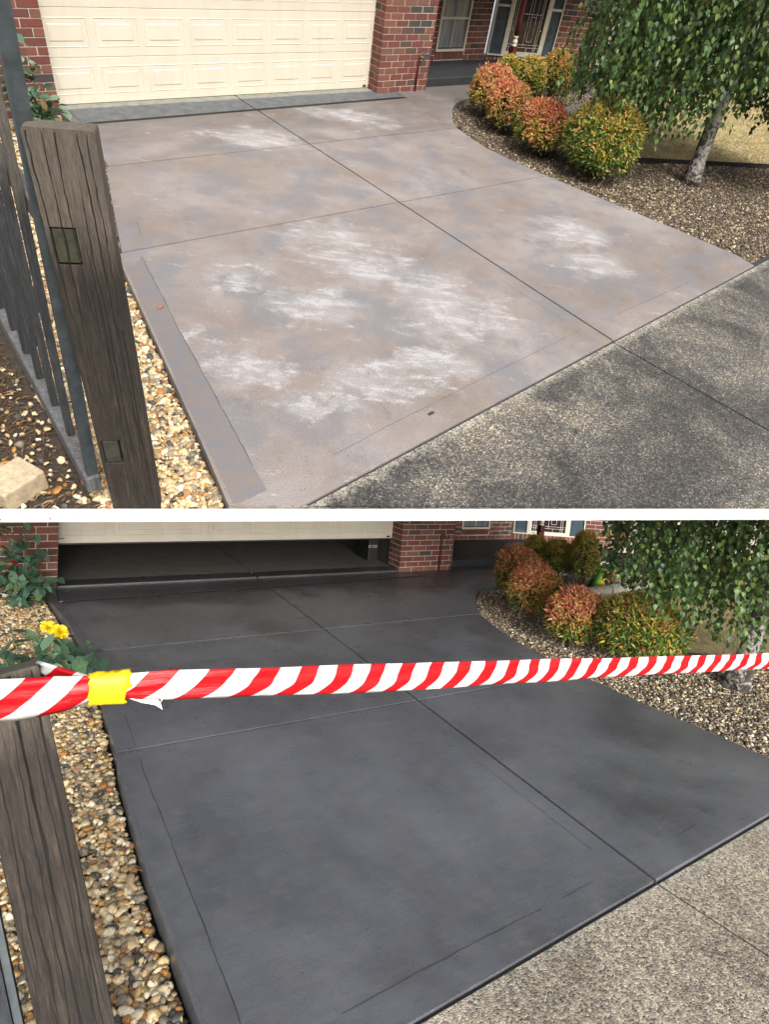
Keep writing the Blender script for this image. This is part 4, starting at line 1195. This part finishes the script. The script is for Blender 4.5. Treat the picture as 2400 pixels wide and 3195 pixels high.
def shrub(S, letter, x, y, r, h, red, gold, n, label, seed, leafl=.09, green_side=0.0):
    rs = np.random.RandomState(seed)
    root = thing('nandina_shrub', label, 'shrub', S['M'] @ TR(x, y, -.08), 'shrubs beside the ' + NOTE[S['key']])
    hh = h + .06
    # uneven ball: lobes
    lob = rs.normal(0, 1, (9, 3)); lob /= np.linalg.norm(lob, axis=1, keepdims=True)
    amp = rs.uniform(-.20, .15, 9)
    def radius(u): return 1 + (np.clip(u @ lob.T, 0, 1) ** 4 * amp).sum(1)
    cl = max(60, n // 9)
    def cloud(n, r0, r1, red, gold, L, dark):
        # leaves come in sprays: cluster centres on the shell, several leaves from each
        u = rs.normal(0, 1, (cl, 3)); u /= np.linalg.norm(u, axis=1, keepdims=True)
        u[:, 2] = np.where(u[:, 2] < -.55, -u[:, 2], u[:, 2]); 
        k = rs.randint(0, cl, n)
        U = u[k] + rs.normal(0, .10, (n, 3)); U /= np.linalg.norm(U, axis=1, keepdims=True)
        rad = radius(U) * (r0 + (r1 - r0) * rs.uniform(0, 1, n) ** .6) * (1 + (rs.uniform(0, 1, cl)[k] > .88) * rs.uniform(0, .13, n))
        P = U * rad[:, None] * np.array([r * .93, r * .93, hh / 2 * .95]) + np.array([0, 0, hh / 2 + .015])
        P[:, 2] = np.maximum(P[:, 2], .03)
        D = U * .45 + rs.normal(0, .62, (n, 3)) + np.array([0, 0, .12])
        N = U * 1.3 + np.array([0, 0, .5]) + rs.normal(0, .4, (n, 3))
        up = (U[:, 2] + 1) / 2
        cr = rs.uniform(0, 1, cl)[k]
        pr = np.clip(red * (-.15 + 1.75 * up) + (cr - .5) * .35 - green_side * np.clip(U @ (R_LO[0] if S['key'] == 'lo' else R_HI[0]), 0, 1), 0, 1)
        q = np.clip(.62 * rs.uniform(0, 1, cl)[k] + .38 * rs.uniform(size=n) + rs.normal(0, .06, n), 0, 1)
        col = GREEN[rs.randint(0, 4, n)].copy()
        kg = q < pr + gold * (.1 + 1.25 * up); col[kg] = GOLD[rs.randint(0, 3, kg.sum())]
        kr = q < pr; col[kr] = RED[rs.randint(0, 4, kr.sum())]
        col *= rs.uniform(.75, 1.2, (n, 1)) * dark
        tip = col * .8 + np.array([.10, .03, .01]) * (.4 + red)
        return leaf_cloud(P, D, N, rs.uniform(.65, 1.2, n) * L, rs.uniform(.28, .36, n) * L, col, rs, .42, .14, .16, tip)
    A = cloud(n, .84, 1.05, red, gold, leafl, 1.0)
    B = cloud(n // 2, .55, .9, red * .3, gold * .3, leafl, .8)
    k = len(A[0])
    V = np.concatenate([A[0], B[0]]); F = np.concatenate([A[1], B[1] + k]); C = np.concatenate([A[2], B[2]])
    obj('foliage', mesh_tris('foliage', V, F, MT['leaf'], C), root, kind='stuff')
    mb = MB()
    rg = random.Random(seed)
    for i in range(16):
        t = rg.uniform(0, 6.283); s = rg.uniform(.3, .85)
        mb.tube([(.04 * math.cos(t), .04 * math.sin(t), 0), (.4 * s * r * math.cos(t), .4 * s * r * math.sin(t), hh * .3), (s * r * math.cos(t + .3), s * r * math.sin(t + .3), hh * rg.uniform(.45, .8))], [.008, .006, .003], 5)
    obj('stems', mb.mesh('stems', MT['twig']), root)
    return root

SHRUBS = {
    'hi': dict(A=(5.842, -3.833, .53, .824), B=(5.673, -2.898, .355, .626), C=(5.875, -2.022, .384, .633), D=(6.123, -1.407, .338, .626), E=(7.264, -.64, .215, .564), F=(7.638, -.848, .309, .553), G=(8.128, -.981, .303, .693)),
    'lo': dict(A=(5.41, -4.281, .476, .707), B=(5.12, -3.638, .339, .621), C=(5.36, -2.735, .356, .701), D=(5.775, -1.945, .34, .713), E=(7.258, -.703, .226, .631), F=(7.436, -1.055, .267, .666), G=(7.648, -1.454, .26, .858))}
LOOK = dict(A=(.10, .42, 3000, 'largest rounded green-gold nandina shrub nearest the birch beside the %s', .0),
            B=(.62, .25, 1900, 'bronze-orange nandina shrub second from the birch beside the %s', .0),
            C=(.60, .30, 1900, 'pink-orange nandina shrub at the front left of the clump beside the %s', .45),
            D=(.48, .42, 1500, 'pink-tipped nandina shrub at the bend beside the %s', .0),
            E=(.10, .55, 800, 'small yellow-green nandina shrub below the porch post beside the %s', .0),
            F=(.16, .50, 1200, 'green and gold nandina shrub mid back row by the %s', .0),
            G=(.22, .50, 1300, 'gold-topped nandina shrub at the back right beside the %s', .0))
sd = 100
for S in (HI, LO):
    for kk, (x, y, r, h) in SHRUBS[S['key']].items():
        red, gold, n, lab, gs = LOOK[kk]
        sd += 1
        shrub(S, kk, x, y, r, h, red, gold, int(n * 2.6), lab % NOTE[S['key']], sd, .068 if kk in 'AB' else .060, gs)

# ------------------------------------------------------------------ weeping birches
def birch(S, base, lean, right, zend, radius, label, seed, strands, leaf, offset=(0, 0)):
    rs = np.random.RandomState(seed); rg = random.Random(seed)
    root = thing('weeping_birch', label, 'tree', S['M'] @ TR(*base, -.1))
    ht = 2.75
    tr = []
    for i in range(15):
        z = ht * i / 14
        w = .03 * math.sin(z * 2.1 + seed)
        tr.append((lean[0] * z + w, lean[1] * z + .6 * w, z))
    rad = [.150 - .05 * min(1, i / 2) - .045 * i / 14 for i in range(15)]
    mb = MB(); mb.tube(tr, rad, 18)
    me = mb.mesh('trunk', MT['bark'], True)
    for v in me.vertices:
        a = math.atan2(v.co.y, v.co.x)
        k = 1 + .09 * math.sin(3 * a + v.co.z * 3) + .05 * math.sin(7 * a - v.co.z * 9)
        cx_, cy_ = lean[0] * v.co.z, lean[1] * v.co.z
        v.co.x = cx_ + (v.co.x - cx_) * k; v.co.y = cy_ + (v.co.y - cy_) * k
    obj('trunk', me, root)
    right = np.array(right[:2]) / np.linalg.norm(right[:2]); fwd = np.array([-right[1], right[0]])
    tops, ends = [], []
    while len(tops) < strands:
        s, q = rs.uniform(-radius, radius * .95), rs.uniform(-radius * .42, radius * .95)
        rr = math.hypot(s, q)
        if rr > radius or rr < .18: continue
        p = right * s + fwd * q + np.array(offset)
        ze = zend(s, q) + abs(rs.normal(0, .16)) + (.25 if rs.uniform() < .3 else 0)
        tops.append((p[0] * .93, p[1] * .93, 2.75 + rs.uniform(-.25, .25))); ends.append((p[0] * 1.03, p[1] * 1.03, ze + .1))
    # limbs arching from the trunk to the strand tops
    mb = MB()
    for i in range(0, strands, 7):
        t_ = tops[i]; b = tr[rg.randint(9, 13)]
        mid = ((b[0] + t_[0]) / 2, (b[1] + t_[1]) / 2, max(b[2], t_[2]) + .25)
        mb.tube([b, mid, t_], [.022, .014, .006], 6)
    obj('limbs', mb.mesh('limbs', MT['bark'], True), root)
    # hanging twigs
    Vt, Ft = [], []
    LP, LD, LN, LS = [], [], [], []
    for (a, b) in zip(tops, ends):
        a, b = np.array(a), np.array(b)
        ln = a[2] - b[2]
        k = max(4, int(ln / .16))
        w = rs.normal(0, .10, 2); ph = rs.uniform(0, 6)
        tt = np.linspace(0, 1, k + 1)
        P = a[None] + (b - a)[None] * tt[:, None]
        P[:, 0] += w[0] * np.sin(tt * 2.5 + ph) * tt; P[:, 1] += w[1] * np.sin(tt * 2.1 + ph) * tt
        k0 = len(Vt)
        for i, p in enumerate(P):
            r_ = .0034 * (1 - .6 * tt[i])
            for e in range(3): Vt.append((p[0] + r_ * math.cos(2.094 * e), p[1] + r_ * math.sin(2.094 * e), p[2]))
        for i in range(k):
            for e in range(3):
                q0, q1 = k0 + i * 3 + e, k0 + i * 3 + (e + 1) % 3
                Ft += [(q0, q1, q1 + 3), (q0, q1 + 3, q0 + 3)]
        m = int(ln / .030)
        u = (np.arange(m) + rs.uniform(0, 1, m)) / m
        X = np.stack([np.interp(u, tt, P[:, i]) for i in range(3)], 1)
        az = rs.uniform(0, 2 * np.pi, m)
        off = np.stack([np.cos(az), np.sin(az), np.zeros(m)], 1)
        LP.append(X + off * rs.uniform(.008, .07, (m, 1)))
        LD.append(off * rs.uniform(.1, .8, (m, 1)) + np.array([0, 0, -1.0]) * rs.uniform(.5, 1.2, (m, 1)))
        LN.append(off + rs.normal(0, .5, (m, 3)) + np.array([0, 0, .25]))
        LS.append(np.full(m, rs.uniform(.8, 1.15)))
    obj('twigs', mesh_tris('twigs', np.array(Vt), np.array(Ft), MT['twig']), root, kind='stuff')
    P, D, N, sc = np.concatenate(LP), np.concatenate(LD), np.concatenate(LN), np.concatenate(LS)
    n = len(P)
    pal = np.array([(0.058, 0.115, 0.034), (0.078, 0.150, 0.040), (0.120, 0.205, 0.048), (0.20, 0.28, 0.07), (0.040, 0.085, 0.036), (0.34, 0.32, 0.045)])
    col = pal[rs.choice(6, n, p=[.28, .28, .20, .09, .14, .01])] * rs.uniform(.8, 1.2, (n, 1)) * sc[:, None]
    L = rs.uniform(.046, .074, n) * leaf
    V, F, C = leaf_cloud(P, D, N, L, L * rs.uniform(.72, .88, n), col, rs, .34, .07, .08)
    obj('crown', mesh_tris('crown', V, F, MT['birch_leaf'], C), root, kind='stuff')
    return root

def zend_hi(s, q):
    near = max(0, -q) * .3
    if s < -.9: return .36 + (-.9 - s) * .32 + near
    if s < -.4: return .28 + (s + .9) * .5 + near
    if s < .75: return (1.02 if q < .35 else .78) + .12 * math.sin(s * 7) + near
    return .55 + near
def zend_lo(s, q):
    if s < -.75: return .56 + (-.75 - s) * .40
    if s < -.3: return .42
    return .48 + .14 * math.sin(s * 9)
birch(HI, (7.30, -4.53), (-.06, .03), R_HI[0], zend_hi, 2.15, 'weeping birch with pale trunk rising beside the pale driveway', 7, 540, 1.15)
birch(LO, (6.02, -5.06), (.17, -.08), R_LO[0], zend_lo, 1.48, 'weeping birch hanging over the lower gravel bed, trunk cut off by the right edge', 9, 330, 1.0)

# ------------------------------------------------------------------ roses
def rose_leaf_mesh():
    V = [(0, 0, 0), (.3, .24, .03), (.3, -.24, .03), (.62, .26, .0), (.62, -.26, .0), (1, 0, -.10), (.32, 0, -.02), (.65, 0, -.05)]
    F = [(0, 6, 1), (0, 2, 6), (1, 6, 7), (1, 7, 3), (6, 2, 4), (6, 4, 7), (3, 7, 5), (7, 4, 5)]
    out = []
    for c in ((.07, .145, .085), (.04, .09, .055), (.13, .22, .13), (.17, .23, .075), (.19, .12, .045)):
        me = mesh_tris('leaf', np.array(V), np.array(F), MT['rose_leaf'], np.array([c] * 8), True)
        out.append(me)
    return out
ROSE = rose_leaf_mesh()
BLOOM_TILT = Matrix.Rotation(.7, 3, 'X') @ Matrix.Rotation(.35, 3, 'Y')
def rose(M, canes, leaves, size, label, seed, spread, flower=None, bud=None):
    rg = random.Random(seed)
    root = thing('rose_bush', label, 'rose bush', M)
    mb = MB()
    tips = []
    for c in canes:
        mb.tube(c, [.009 - .005 * i / (len(c) - 1) for i in range(len(c))], 6)
        tips.append(c)
    obj('canes', mb.mesh('canes', MT['stem'], True), root)
    for i in range(leaves):
        c = rg.choice(tips); t = rg.uniform(.12, 1) * (len(c) - 1); j = min(int(t), len(c) - 2); f = t - j
        p = Vector(c[j]).lerp(Vector(c[j + 1]), f) + Vector((rg.gauss(0, spread), rg.gauss(0, spread), rg.gauss(0, spread * .5)))
        s = size * rg.uniform(.6, 1.2)
        o = bpy.data.objects.new('leaf', ROSE[rg.choices(range(5), [5, 4, 3, 1, .5])[0]]); COL.objects.link(o); o.parent = root
        o.matrix_local = TR(*p) @ Matrix.Rotation(rg.uniform(0, 6.28), 4, 'Z') @ Matrix.Rotation(rg.gauss(.35, .45), 4, 'Y') @ Matrix.Rotation(rg.gauss(0, .5), 4, 'X') @ Matrix.Scale(s, 4)
    def bloom(pos, r, mat, nm):
        V, F = [], []
        for ring, (n_, rad, zz) in enumerate(((4, .30, .75), (5, .50, .62), (6, .72, .45), (7, .95, .18))):
            for i in range(n_):
                a = 6.283 * (i + rg.uniform(-.2, .2)) / n_ + ring * .7; w = 3.9 / n_ * rg.uniform(.8, 1.15)
                rd, z1 = rad * rg.uniform(.82, 1.12), zz + rg.uniform(-.1, .12)
                k = len(V)
                for (u, vv, lift) in ((0, 0, 0), (.55, -w * .8, .10), (.6, 0, -.06), (.55, w * .8, .10), (1, -w * .6, .06), (1.05, 0, -.03), (1, w * .6, .02)):
                    aa = a + vv
                    V.append(Vector(pos) + BLOOM_TILT @ Vector((r * rd * u * math.cos(aa), r * rd * u * math.sin(aa), r * (z1 * u ** .7 + lift))))
                F += [(k, k + 1, k + 2), (k, k + 2, k + 3), (k + 1, k + 4, k + 5, k + 2), (k + 2, k + 5, k + 6, k + 3)]
        obj(nm, mesh_from(nm, V, F, mat, True), root)
    if flower:
        for f in flower: bloom(*f, MT['rose'], 'flower')
    if bud: bloom(*bud, MT['red_rose'], 'flower')
    return root
def cane(p0, p1, bow, rg): 
    a, b = Vector(p0), Vector(p1); m1, m2 = a.lerp(b, .35) + Vector(bow), a.lerp(b, .7) + Vector(bow) * .7
    return [tuple(a), tuple(m1), tuple(m2), tuple(b)]
rg = random.Random(2)
rose(M_HI @ TR(-.42, -.62, -.08), [cane((0, 0, 0), (-.12, -.02, .95), (.03, 0, 0), rg), cane((0, 0, 0), (.10, -.03, .78), (.03, 0, 0), rg), cane((.02, 0, 0), (.27, -.05, .28), (-.02, 0, .06), rg), cane((0, 0, 0), (-.22, -.05, .62), (0, 0, 0), rg), cane((0, 0, 0), (.03, -.1, .5), (.03, 0, 0), rg)], 210, .13, 'leafy rose bush against the brick wall above the gate post', 51, .07, bud=((-.10, -.10, .47), .035))
rose(M_LO @ TR(-.40, -.72, -.09), [cane((0, 0, 0), (.02, -.02, 1.02), (.06, 0, 0), rg), cane((0, 0, 0), (-.14, -.03, .92), (.03, 0, 0), rg), cane((.02, 0, 0), (.27, -.08, .36), (-.02, 0, .06), rg), cane((0, 0, 0), (.10, -.05, .62), (.03, 0, 0), rg), cane((0, 0, 0), (-.2, -.1, .55), (0, 0, 0), rg)], 230, .145, 'tall leafy rose bush against the brick wall left of the open garage', 52, .075, bud=((-.07, -.12, .56), .035))
rose(M_LO @ TR(-.36, -3.32, -.09), [cane((0, 0, 0), (.16, .18, .52), (.0, 0, .05), rg), cane((0, 0, 0), (-.15, .12, .62), (0, 0, .05), rg), cane((.02, 0, 0), (.42, -.12, .44), (0, 0, .08), rg), cane((0, 0, 0), (.12, -.14, .52), (.03, 0, 0), rg), cane((0, 0, 0), (-.25, -.02, .52), (0, 0, .05), rg), cane((0, 0, 0), (.30, .05, .42), (0, 0, .05), rg)], 190, .165, 'low rose bush with yellow blooms behind the taped post', 53, .05, flower=[((.19, .16, .52), .075), ((.11, .22, .55), .06)])
for i, (x, y) in enumerate(((-.342, -1.496), (-.102, -1.469))):
    me = mesh_from('fallen_petal', [(0, 0, .0), (.025, .018, .012), (.05, 0, .006), (.025, -.018, .012)], [(0, 3, 2, 1)], MT['rose'])
    obj('fallen_petal', me, None, M_LO @ TR(x, y, -.055) @ RZ(i * 2.0), None, ['yellow petal lying on the gravel farther from the drive', 'yellow petal lying on the gravel at the drive edge'][i], 'petal', 'fallen rose petals')
obj('fallen_leaf', mesh_from('fallen_leaf', [(0, 0, .004), (.02, .018, .012), (.045, .012, .008), (.06, -.004, .004), (.04, -.02, .014), (.015, -.014, .008)], [(0, 5, 4, 3, 2, 1)], MT['dead_leaf']), None, M_HI @ TR(-.84, -4.76, .001) @ RZ(.6), None, 'curled orange dead leaf on the pale driveway margin', 'leaf')
obj('drive_chip', bevelled(MB().box((-.03, -.012, 0), (.03, .012, .010)).mesh('drive_chip', MT['groove']), .008, 2), None, M_HI @ TR(.281, -6.836, -.006) @ RZ(.12), None, 'small dark chip lying on the front margin of the pale driveway', 'stone chip')

# ------------------------------------------------------------------ upper gate post and picket fence
pa = math.atan2(e_dir.y, e_dir.x)
LEAN = Vector((0, 0, 1)).rotation_difference(Vector((.012, .040, .999))).to_matrix().to_4x4()   # the old post leans a little
PW = .255
pc = Vector(on_edge(-1.958)) + e_in * .006
post = thing('gate_post', 'tall weathered square timber gate post with two mortised rail ends by the pale driveway', 'gate post', M_HI @ TR(pc.x, pc.y, -.1) @ LEAN @ RZ(pa + .05))
PH = 2.02
def post_body(w, d, h, bev, holes):
    """square post with recessed mortises in its front face"""
    bm_ = MB()
    xs = sorted({0, w} | {q for a in holes for q in (a[0], a[1])}); zs = sorted({0, h} | {q for a in holes for q in (a[2], a[3])})
    for i in range(len(xs) - 1):
        for j in range(len(zs) - 1):
            a, b, c, e = xs[i], xs[i + 1], zs[j], zs[j + 1]
            hole = any(a >= q[0] - 1e-6 and b <= q[1] + 1e-6 and c >= q[2] - 1e-6 and e <= q[3] + 1e-6 for q in holes)
            if not hole: bm_.add([(a, 0, c), (b, 0, c), (b, 0, e), (a, 0, e)], [(0, 1, 2, 3)])
    for q in holes:
        a, b, c, e = q
        bm_.add([(a, 0, c), (b, 0, c), (b, 0, e), (a, 0, e), (a, .05, c), (b, .05, c), (b, .05, e), (a, .05, e)], [(0, 4, 5, 1), (1, 5, 6, 2), (2, 6, 7, 3), (3, 7, 4, 0), (4, 7, 6, 5)])
    bm_.add([(0, 0, 0), (w, 0, 0), (w, d, 0), (0, d, 0), (0, 0, h), (w, 0, h), (w, d, h), (0, d, h)], [(0, 3, 2, 1), (4, 5, 6, 7), (1, 2, 6, 5), (2, 3, 7, 6), (3, 0, 4, 7)])
    return bm_
# rounded right edge and sloping head come from a fine lattice on top
pb = post_body(PW, .11, PH, 0, [(.018, .118, 1.50, 1.66), (.018, .112, .40, .56)])
me = pb.mesh('post', MT['post'])
bm = bmesh.new(); bm.from_mesh(me)
bmesh.ops.remove_doubles(bm, verts=bm.verts, dist=1e-5)
ed = [e for e in bm.edges if all(v.co.x > PW - 1e-4 and v.co.y < 1e-4 for v in e.verts) or (all(v.co.z > PH - 1e-4 for v in e.verts))]
bmesh.ops.bevel(bm, geom=ed, offset=.012, segments=2, profile=.5, affect='EDGES', clamp_overlap=True)
bm.to_mesh(me); bm.free()
obj('post_shaft', me, post)
obj('rail_end', box_mesh('rail_end', (.022, .006, 1.508), (.112, .049, 1.652), MT['end_green'], .004), post)
obj('rail_end', box_mesh('rail_end', (.022, .004, .408), (.100, .049, .552), MT['end_grey'], .004), post)

def cracks(parent, x0, x1, z0, z1, n, seed, y=-.0012):
    """drying splits down the face of a post: tapering wandering slivers"""
    rg = random.Random(seed)
    for i in range(n):
        x = x0 + (x1 - x0) * (i + rg.uniform(.2, .8)) / n
        a = rg.uniform(z0, z0 + (z1 - z0) * .55); b = min(z1, a + rg.uniform(.35, .95) * (z1 - z0))
        if i % 3 == 0: b = z1
        K = 26; V, F = [], []
        w = rg.uniform(.0016, .0036)
        for j in range(K + 1):
            t = j / K
            x += rg.gauss(0, .0016)
            ww = w * (min(1, t * 5) * (min(1, (1 - t) * 4) if b < z1 else 1)) * rg.uniform(.5, 1.15) + .0002
            zz = a + (b - a) * t
            V += [(x - ww, y, zz), (x + ww, y, zz)]
            if j: F.append((2 * j - 2, 2 * j - 1, 2 * j + 1, 2 * j))
        obj('drying_crack', mesh_from('drying_crack', V, F, MT['crack']), parent)
cracks(post, .02, PW - .02, .62, PH - .012, 8, 3)
cracks(post, .13, PW - .02, .05, 1.2, 4, 4)
def fence_piece(mb, x, y, w, d, z0, z1): mb.box((x, y, z0), (x + w, y + d, z1))
fx, fy = -1.985, -6.44
fence = thing('picket_fence', 'dark grey timber picket fence left of the tall gate post', 'fence', M_HI @ TR(fx, fy, -.1) @ Matrix.Rotation(.05, 4, 'Y') @ RZ(-.05))
obj('bottom_rail', box_mesh('bottom_rail', (-.05, -.03, .13), (.03, 3.4, .235), MT['rail'], .006), fence)
obj('top_rail', box_mesh('top_rail', (.022, .06, 1.52), (.08, 3.4, 1.61), MT['rail'], .006), fence)
pk = box_mesh('picket', (-.02, 0, .2355), (.02, .042, 2.62), MT['picket'], .004)
for i in range(9):
    o = obj('picket', pk, fence, local=TR(random.uniform(-.003, .003), .055 + i * .31, 0) @ Matrix.Rotation(random.uniform(-.006, .006), 4, 'X'))
ang = MB().box((-.03, -.01, .2355), (.03, -.004, 2.66)).box((.024, -.004, .2355), (.03, .07, 2.66)).box((-.03, -.004, .2355), (-.024, .028, 2.66))
obj('end_channel', ang.mesh('end_channel', MT['steel']), fence)
blk = thing('sandstone_block', 'cut sandstone block lying on mulch at the foot of the picket fence', 'stone block', M_HI @ TR(-2.33, -6.09, -.1) @ RZ(.40))
me = box_mesh('block', (-.16, -.14, 0), (.11, .075, .14), MT['sandstone'], .012, 2)
for v in me.vertices: v.co += Vector((math.sin(v.co.y * 40) * .004, math.cos(v.co.x * 37) * .004, math.sin(v.co.x * 51) * .003))
obj('block', me, blk)

# ------------------------------------------------------------------ lower post, fence end, barrier tape
pT, pB = Vector((-.458, -6.549, 1.507)), Vector((-.265, -6.824, .531))
ax = (pT - pB).normalized()
dv = (pT + pB) / 2 - Vector(C_LO); dv = (dv - ax * dv.dot(ax)).normalized()
wv = dv.cross(ax)
foot = pB + ax * ((-.14 - pB.z) / ax.z)
hgt = (pT - foot).length
PM = Matrix([[wv[i], dv[i], ax[i], foot[i]] for i in range(3)] + [[0, 0, 0, 1]])
lpost = thing('fence_post', 'leaning weathered square timber post wrapped in red and white tape', 'post', M_LO @ PM)
me = MB().box((-.19, 0, 0), (0, .19, hgt)).mesh('post_shaft', MT['post'])
obj('post_shaft', bevelled(me, .010, 2), lpost)
cracks(lpost, -.175, -.015, .1, hgt - .012, 7, 6)
lf = thing('fence_end', 'dark steel channel and timber at the left foot of the leaning post', 'fence', M_LO @ PM @ TR(-.215, .03, 0))
obj('end_channel', MB().box((-.075, -.02, .02), (-.028, .07, 1.05)).mesh('end_channel', MT['picket']), lf)
obj('end_angle', MB().box((-.026, -.005, .02), (-.006, .05, 1.18)).mesh('end_angle', MT['steel']), lf)
obj('bottom_rail', MB().box((-.17, .0, .03), (-.077, .09, .55)).mesh('bottom_rail', MT['rail']), lf)

def tape(name, path, label, cat, phase=0.0, period=.135, bow=.005, slant=.9, mat='tape', seg=10, thick=0.0, parent=None):
    """path: (centre, half width, out-of-plane bow factor); stripes run across it on a slant"""
    V, F, st = [], [], []
    run = 0.0
    fine = []
    for (p, h), (q, g) in zip(path, path[1:]):
        p, q = Vector(p), Vector(q)
        k = max(3, int((q - p).length / .03))
        fine += [(p.lerp(q, i / k), h + (g - h) * i / k) for i in range(k)]
    fine.append((Vector(path[-1][0]), path[-1][1]))
    cyc = phase
    for i, (p, h) in enumerate(fine):
        if i:
            step = (p - fine[i - 1][0]).length
            per = np.interp(run, [0, .4, 1.0, 1.6, 2.4], [.182, .178, .150, .138, .130])   # the film is stretched where it is tied
            cyc += step / per
        if i: run += (p - fine[i - 1][0]).length
        d = (fine[min(i + 1, len(fine) - 1)][0] - fine[max(i - 1, 0)][0]).normalized()
        up = Vector((0, 0, 1)); up = (up - d * up.dot(d)).normalized(); out = d.cross(up)
        for j in range(seg + 1):
            t = 2 * j / seg - 1
            rip = .0055 * math.sin(t * 9 + run * 3) * max(.12, 1 - run * 1.5) + .003 * math.sin(run * 7 + t * 2) + .0025 * math.sin(t * 5 - run * 11) + .004 * math.sin(run * 2.3 + 1) * t
            V.append(p + up * (h * t) + out * (bow * (1 - t * t) * (h / .05) + rip))
            far = min(1, run / .9)
            st.append(cyc + (-(1.15 - .80 * far) * h * t + .85 * far * h * min(t, 0) ** 2 + .008 * math.sin(run * 5.3)) / .14)
        if i:
            a = (i - 1) * (seg + 1)
            for j in range(seg): F.append((a + j, a + seg + 1 + j, a + seg + 2 + j, a + j + 1))
    me = mesh_from(name, V, F, MT[mat], True)
    at = me.attributes.new('stripe', 'FLOAT', 'POINT'); at.data.foreach_set('value', st)
    o = obj(name, me, parent, M_LO if parent is None else None, None, label, cat)
    md = o.modifiers.new('thickness', 'SOLIDIFY'); md.thickness = .0012
    return o
main = [((-.655, -6.60, 1.440), .064), ((-.523, -6.642, 1.444), .066), ((-.41, -6.675, 1.458), .058), ((-.325, -6.688, 1.471), .040), ((-.232, -6.697, 1.468), .040), ((-.12, -6.720, 1.467), .046), ((.046, -6.742, 1.459), .048), ((.655, -6.708, 1.383), .052), ((1.53, -6.66, 1.283), .0515), ((3.078, -6.725, 1.167), .046), ((4.6, -6.78, 1.06), .046)]
tape('barrier_tape', main, 'red and white striped barrier tape stretched across the charcoal driveway', 'barrier tape', .42)
tape('barrier_tape_tail', [((-.455, -6.50, 1.462), .040), ((-.39, -6.60, 1.468), .040), ((-.325, -6.672, 1.474), .030)], 'end of the striped tape coming round behind the leaning post', 'barrier tape', .75)
# loose torn end under the yellow wrap
tn = mesh_from('torn_tape_end', [(-.225, -6.70, 1.430), (-.15, -6.705, 1.424), (-.135, -6.70, 1.405), (-.128, -6.70, 1.380), (-.136, -6.698, 1.386), (-.15, -6.70, 1.398), (-.19, -6.70, 1.412), (-.120, -6.70, 1.421), (-.133, -6.70, 1.424)], [(0, 6, 1), (6, 5, 1), (5, 2, 1), (5, 4, 2), (4, 3, 2), (2, 7, 8)], MT['paper'])
o = obj('torn_tape_end', tn, None, M_LO, None, 'ragged torn white end of tape hanging below the yellow wrap', 'tape end'); o.modifiers.new('thickness', 'SOLIDIFY').thickness = .001
# yellow wrap: a flattened sleeve round the bunched tape with a ragged upper edge
V, F = [], []
rg = random.Random(8)
NX = 10
a, b = Vector((-.335, -6.690, 1.472)), Vector((-.236, -6.700, 1.466))
d = (b - a).normalized(); up = Vector((0, 0, 1)); out = d.cross(up).normalized()
K = 24
for i in range(NX + 1):
    for j in range(K):
        t = 2 * math.pi * j / K
        p = a.lerp(b, i / NX + ((.05 * math.sin(j * 1.9) + .12 * (math.sin(t) > .2)) if i == NX else 0) + (.04 * math.sin(j * 2.7) if i == 0 else 0))
        hh = .047 + (.004 * rg.uniform(-1, 1)) * (1 if math.sin(t) > .5 else .3) + (.008 * (i / NX) ** 4 if math.sin(t) > .6 else 0)
        V.append(p + up * (hh * math.copysign(abs(math.sin(t)) ** .8, math.sin(t))) + out * (.024 * math.copysign(abs(math.cos(t)) ** .6, math.cos(t)) + .001 * rg.uniform(-1, 1)))
    if i:
        for j in range(K): F.append(((i - 1) * K + j, i * K + j, i * K + (j + 1) % K, (i - 1) * K + (j + 1) % K))
yw = obj('yellow_wrap', mesh_from('yellow_wrap', V, F, MT['yellow'], True), None, M_LO, None, 'yellow cloth tape wrapped round the barrier tape beside the post', 'tape'); yw.modifiers.new('thickness', 'SOLIDIFY').thickness = .001

# ------------------------------------------------------------------ rainbow bin behind the shrubs
bk = thing('rainbow_bin', 'rainbow coloured bin with white paper half hidden behind birch leaves', 'bin', M_LO @ TR(7.95, -1.60, -.08) @ RZ(-.53))
mb = MB()
def ring(cx, cz, w, d, n=20): return [(cx + w * math.copysign(abs(math.cos(t)) ** .6, math.cos(t)), d * math.copysign(abs(math.sin(t)) ** .6, math.sin(t)), cz) for t in [2 * math.pi * i / n for i in range(n)]]
levels = [(-.04, 0, .165, .13), (-.012, .12, .165, .13), (.02, .26, .155, .125), (.035, .315, .15, .12)]
V = sum([ring(*q) for q in levels], []); n = 20
F = [(i * n + k, i * n + (k + 1) % n, (i + 1) * n + (k + 1) % n, (i + 1) * n + k) for i in range(len(levels) - 1) for k in range(n)] + [tuple(range(n))[::-1], tuple(3 * n + k for k in range(n))]
obj('body', mesh_from('body', V, F, MT['rainbow'], True), bk)
V = ring(.035, .312, .162, .132) + ring(.035, .332, .162, .132) + ring(.04, .40, .14, .115)
F = [(i * n + k, i * n + (k + 1) % n, (i + 1) * n + (k + 1) % n, (i + 1) * n + k) for i in range(2) for k in range(n)] + [tuple(range(n))[::-1], tuple(2 * n + k for k in range(n))]
obj('lid', mesh_from('lid', V, F, MT['lime'], True), bk)
V = [(-.10, -.09, .402), (-.02, -.11, .41), (.05, -.09, .405), (.12, -.08, .402), (-.06, -.05, .50), (0, -.06, .485), (.04, -.05, .505), (.10, -.03, .47), (-.08, .04, .402), (.1, .05, .402)]
obj('paper', mesh_from('paper', V, [(0, 1, 5, 4), (1, 2, 6, 5), (2, 3, 7, 6), (4, 5, 8), (5, 6, 9, 8), (6, 7, 9), (0, 4, 8), (3, 9, 7)], MT['paper']), bk)
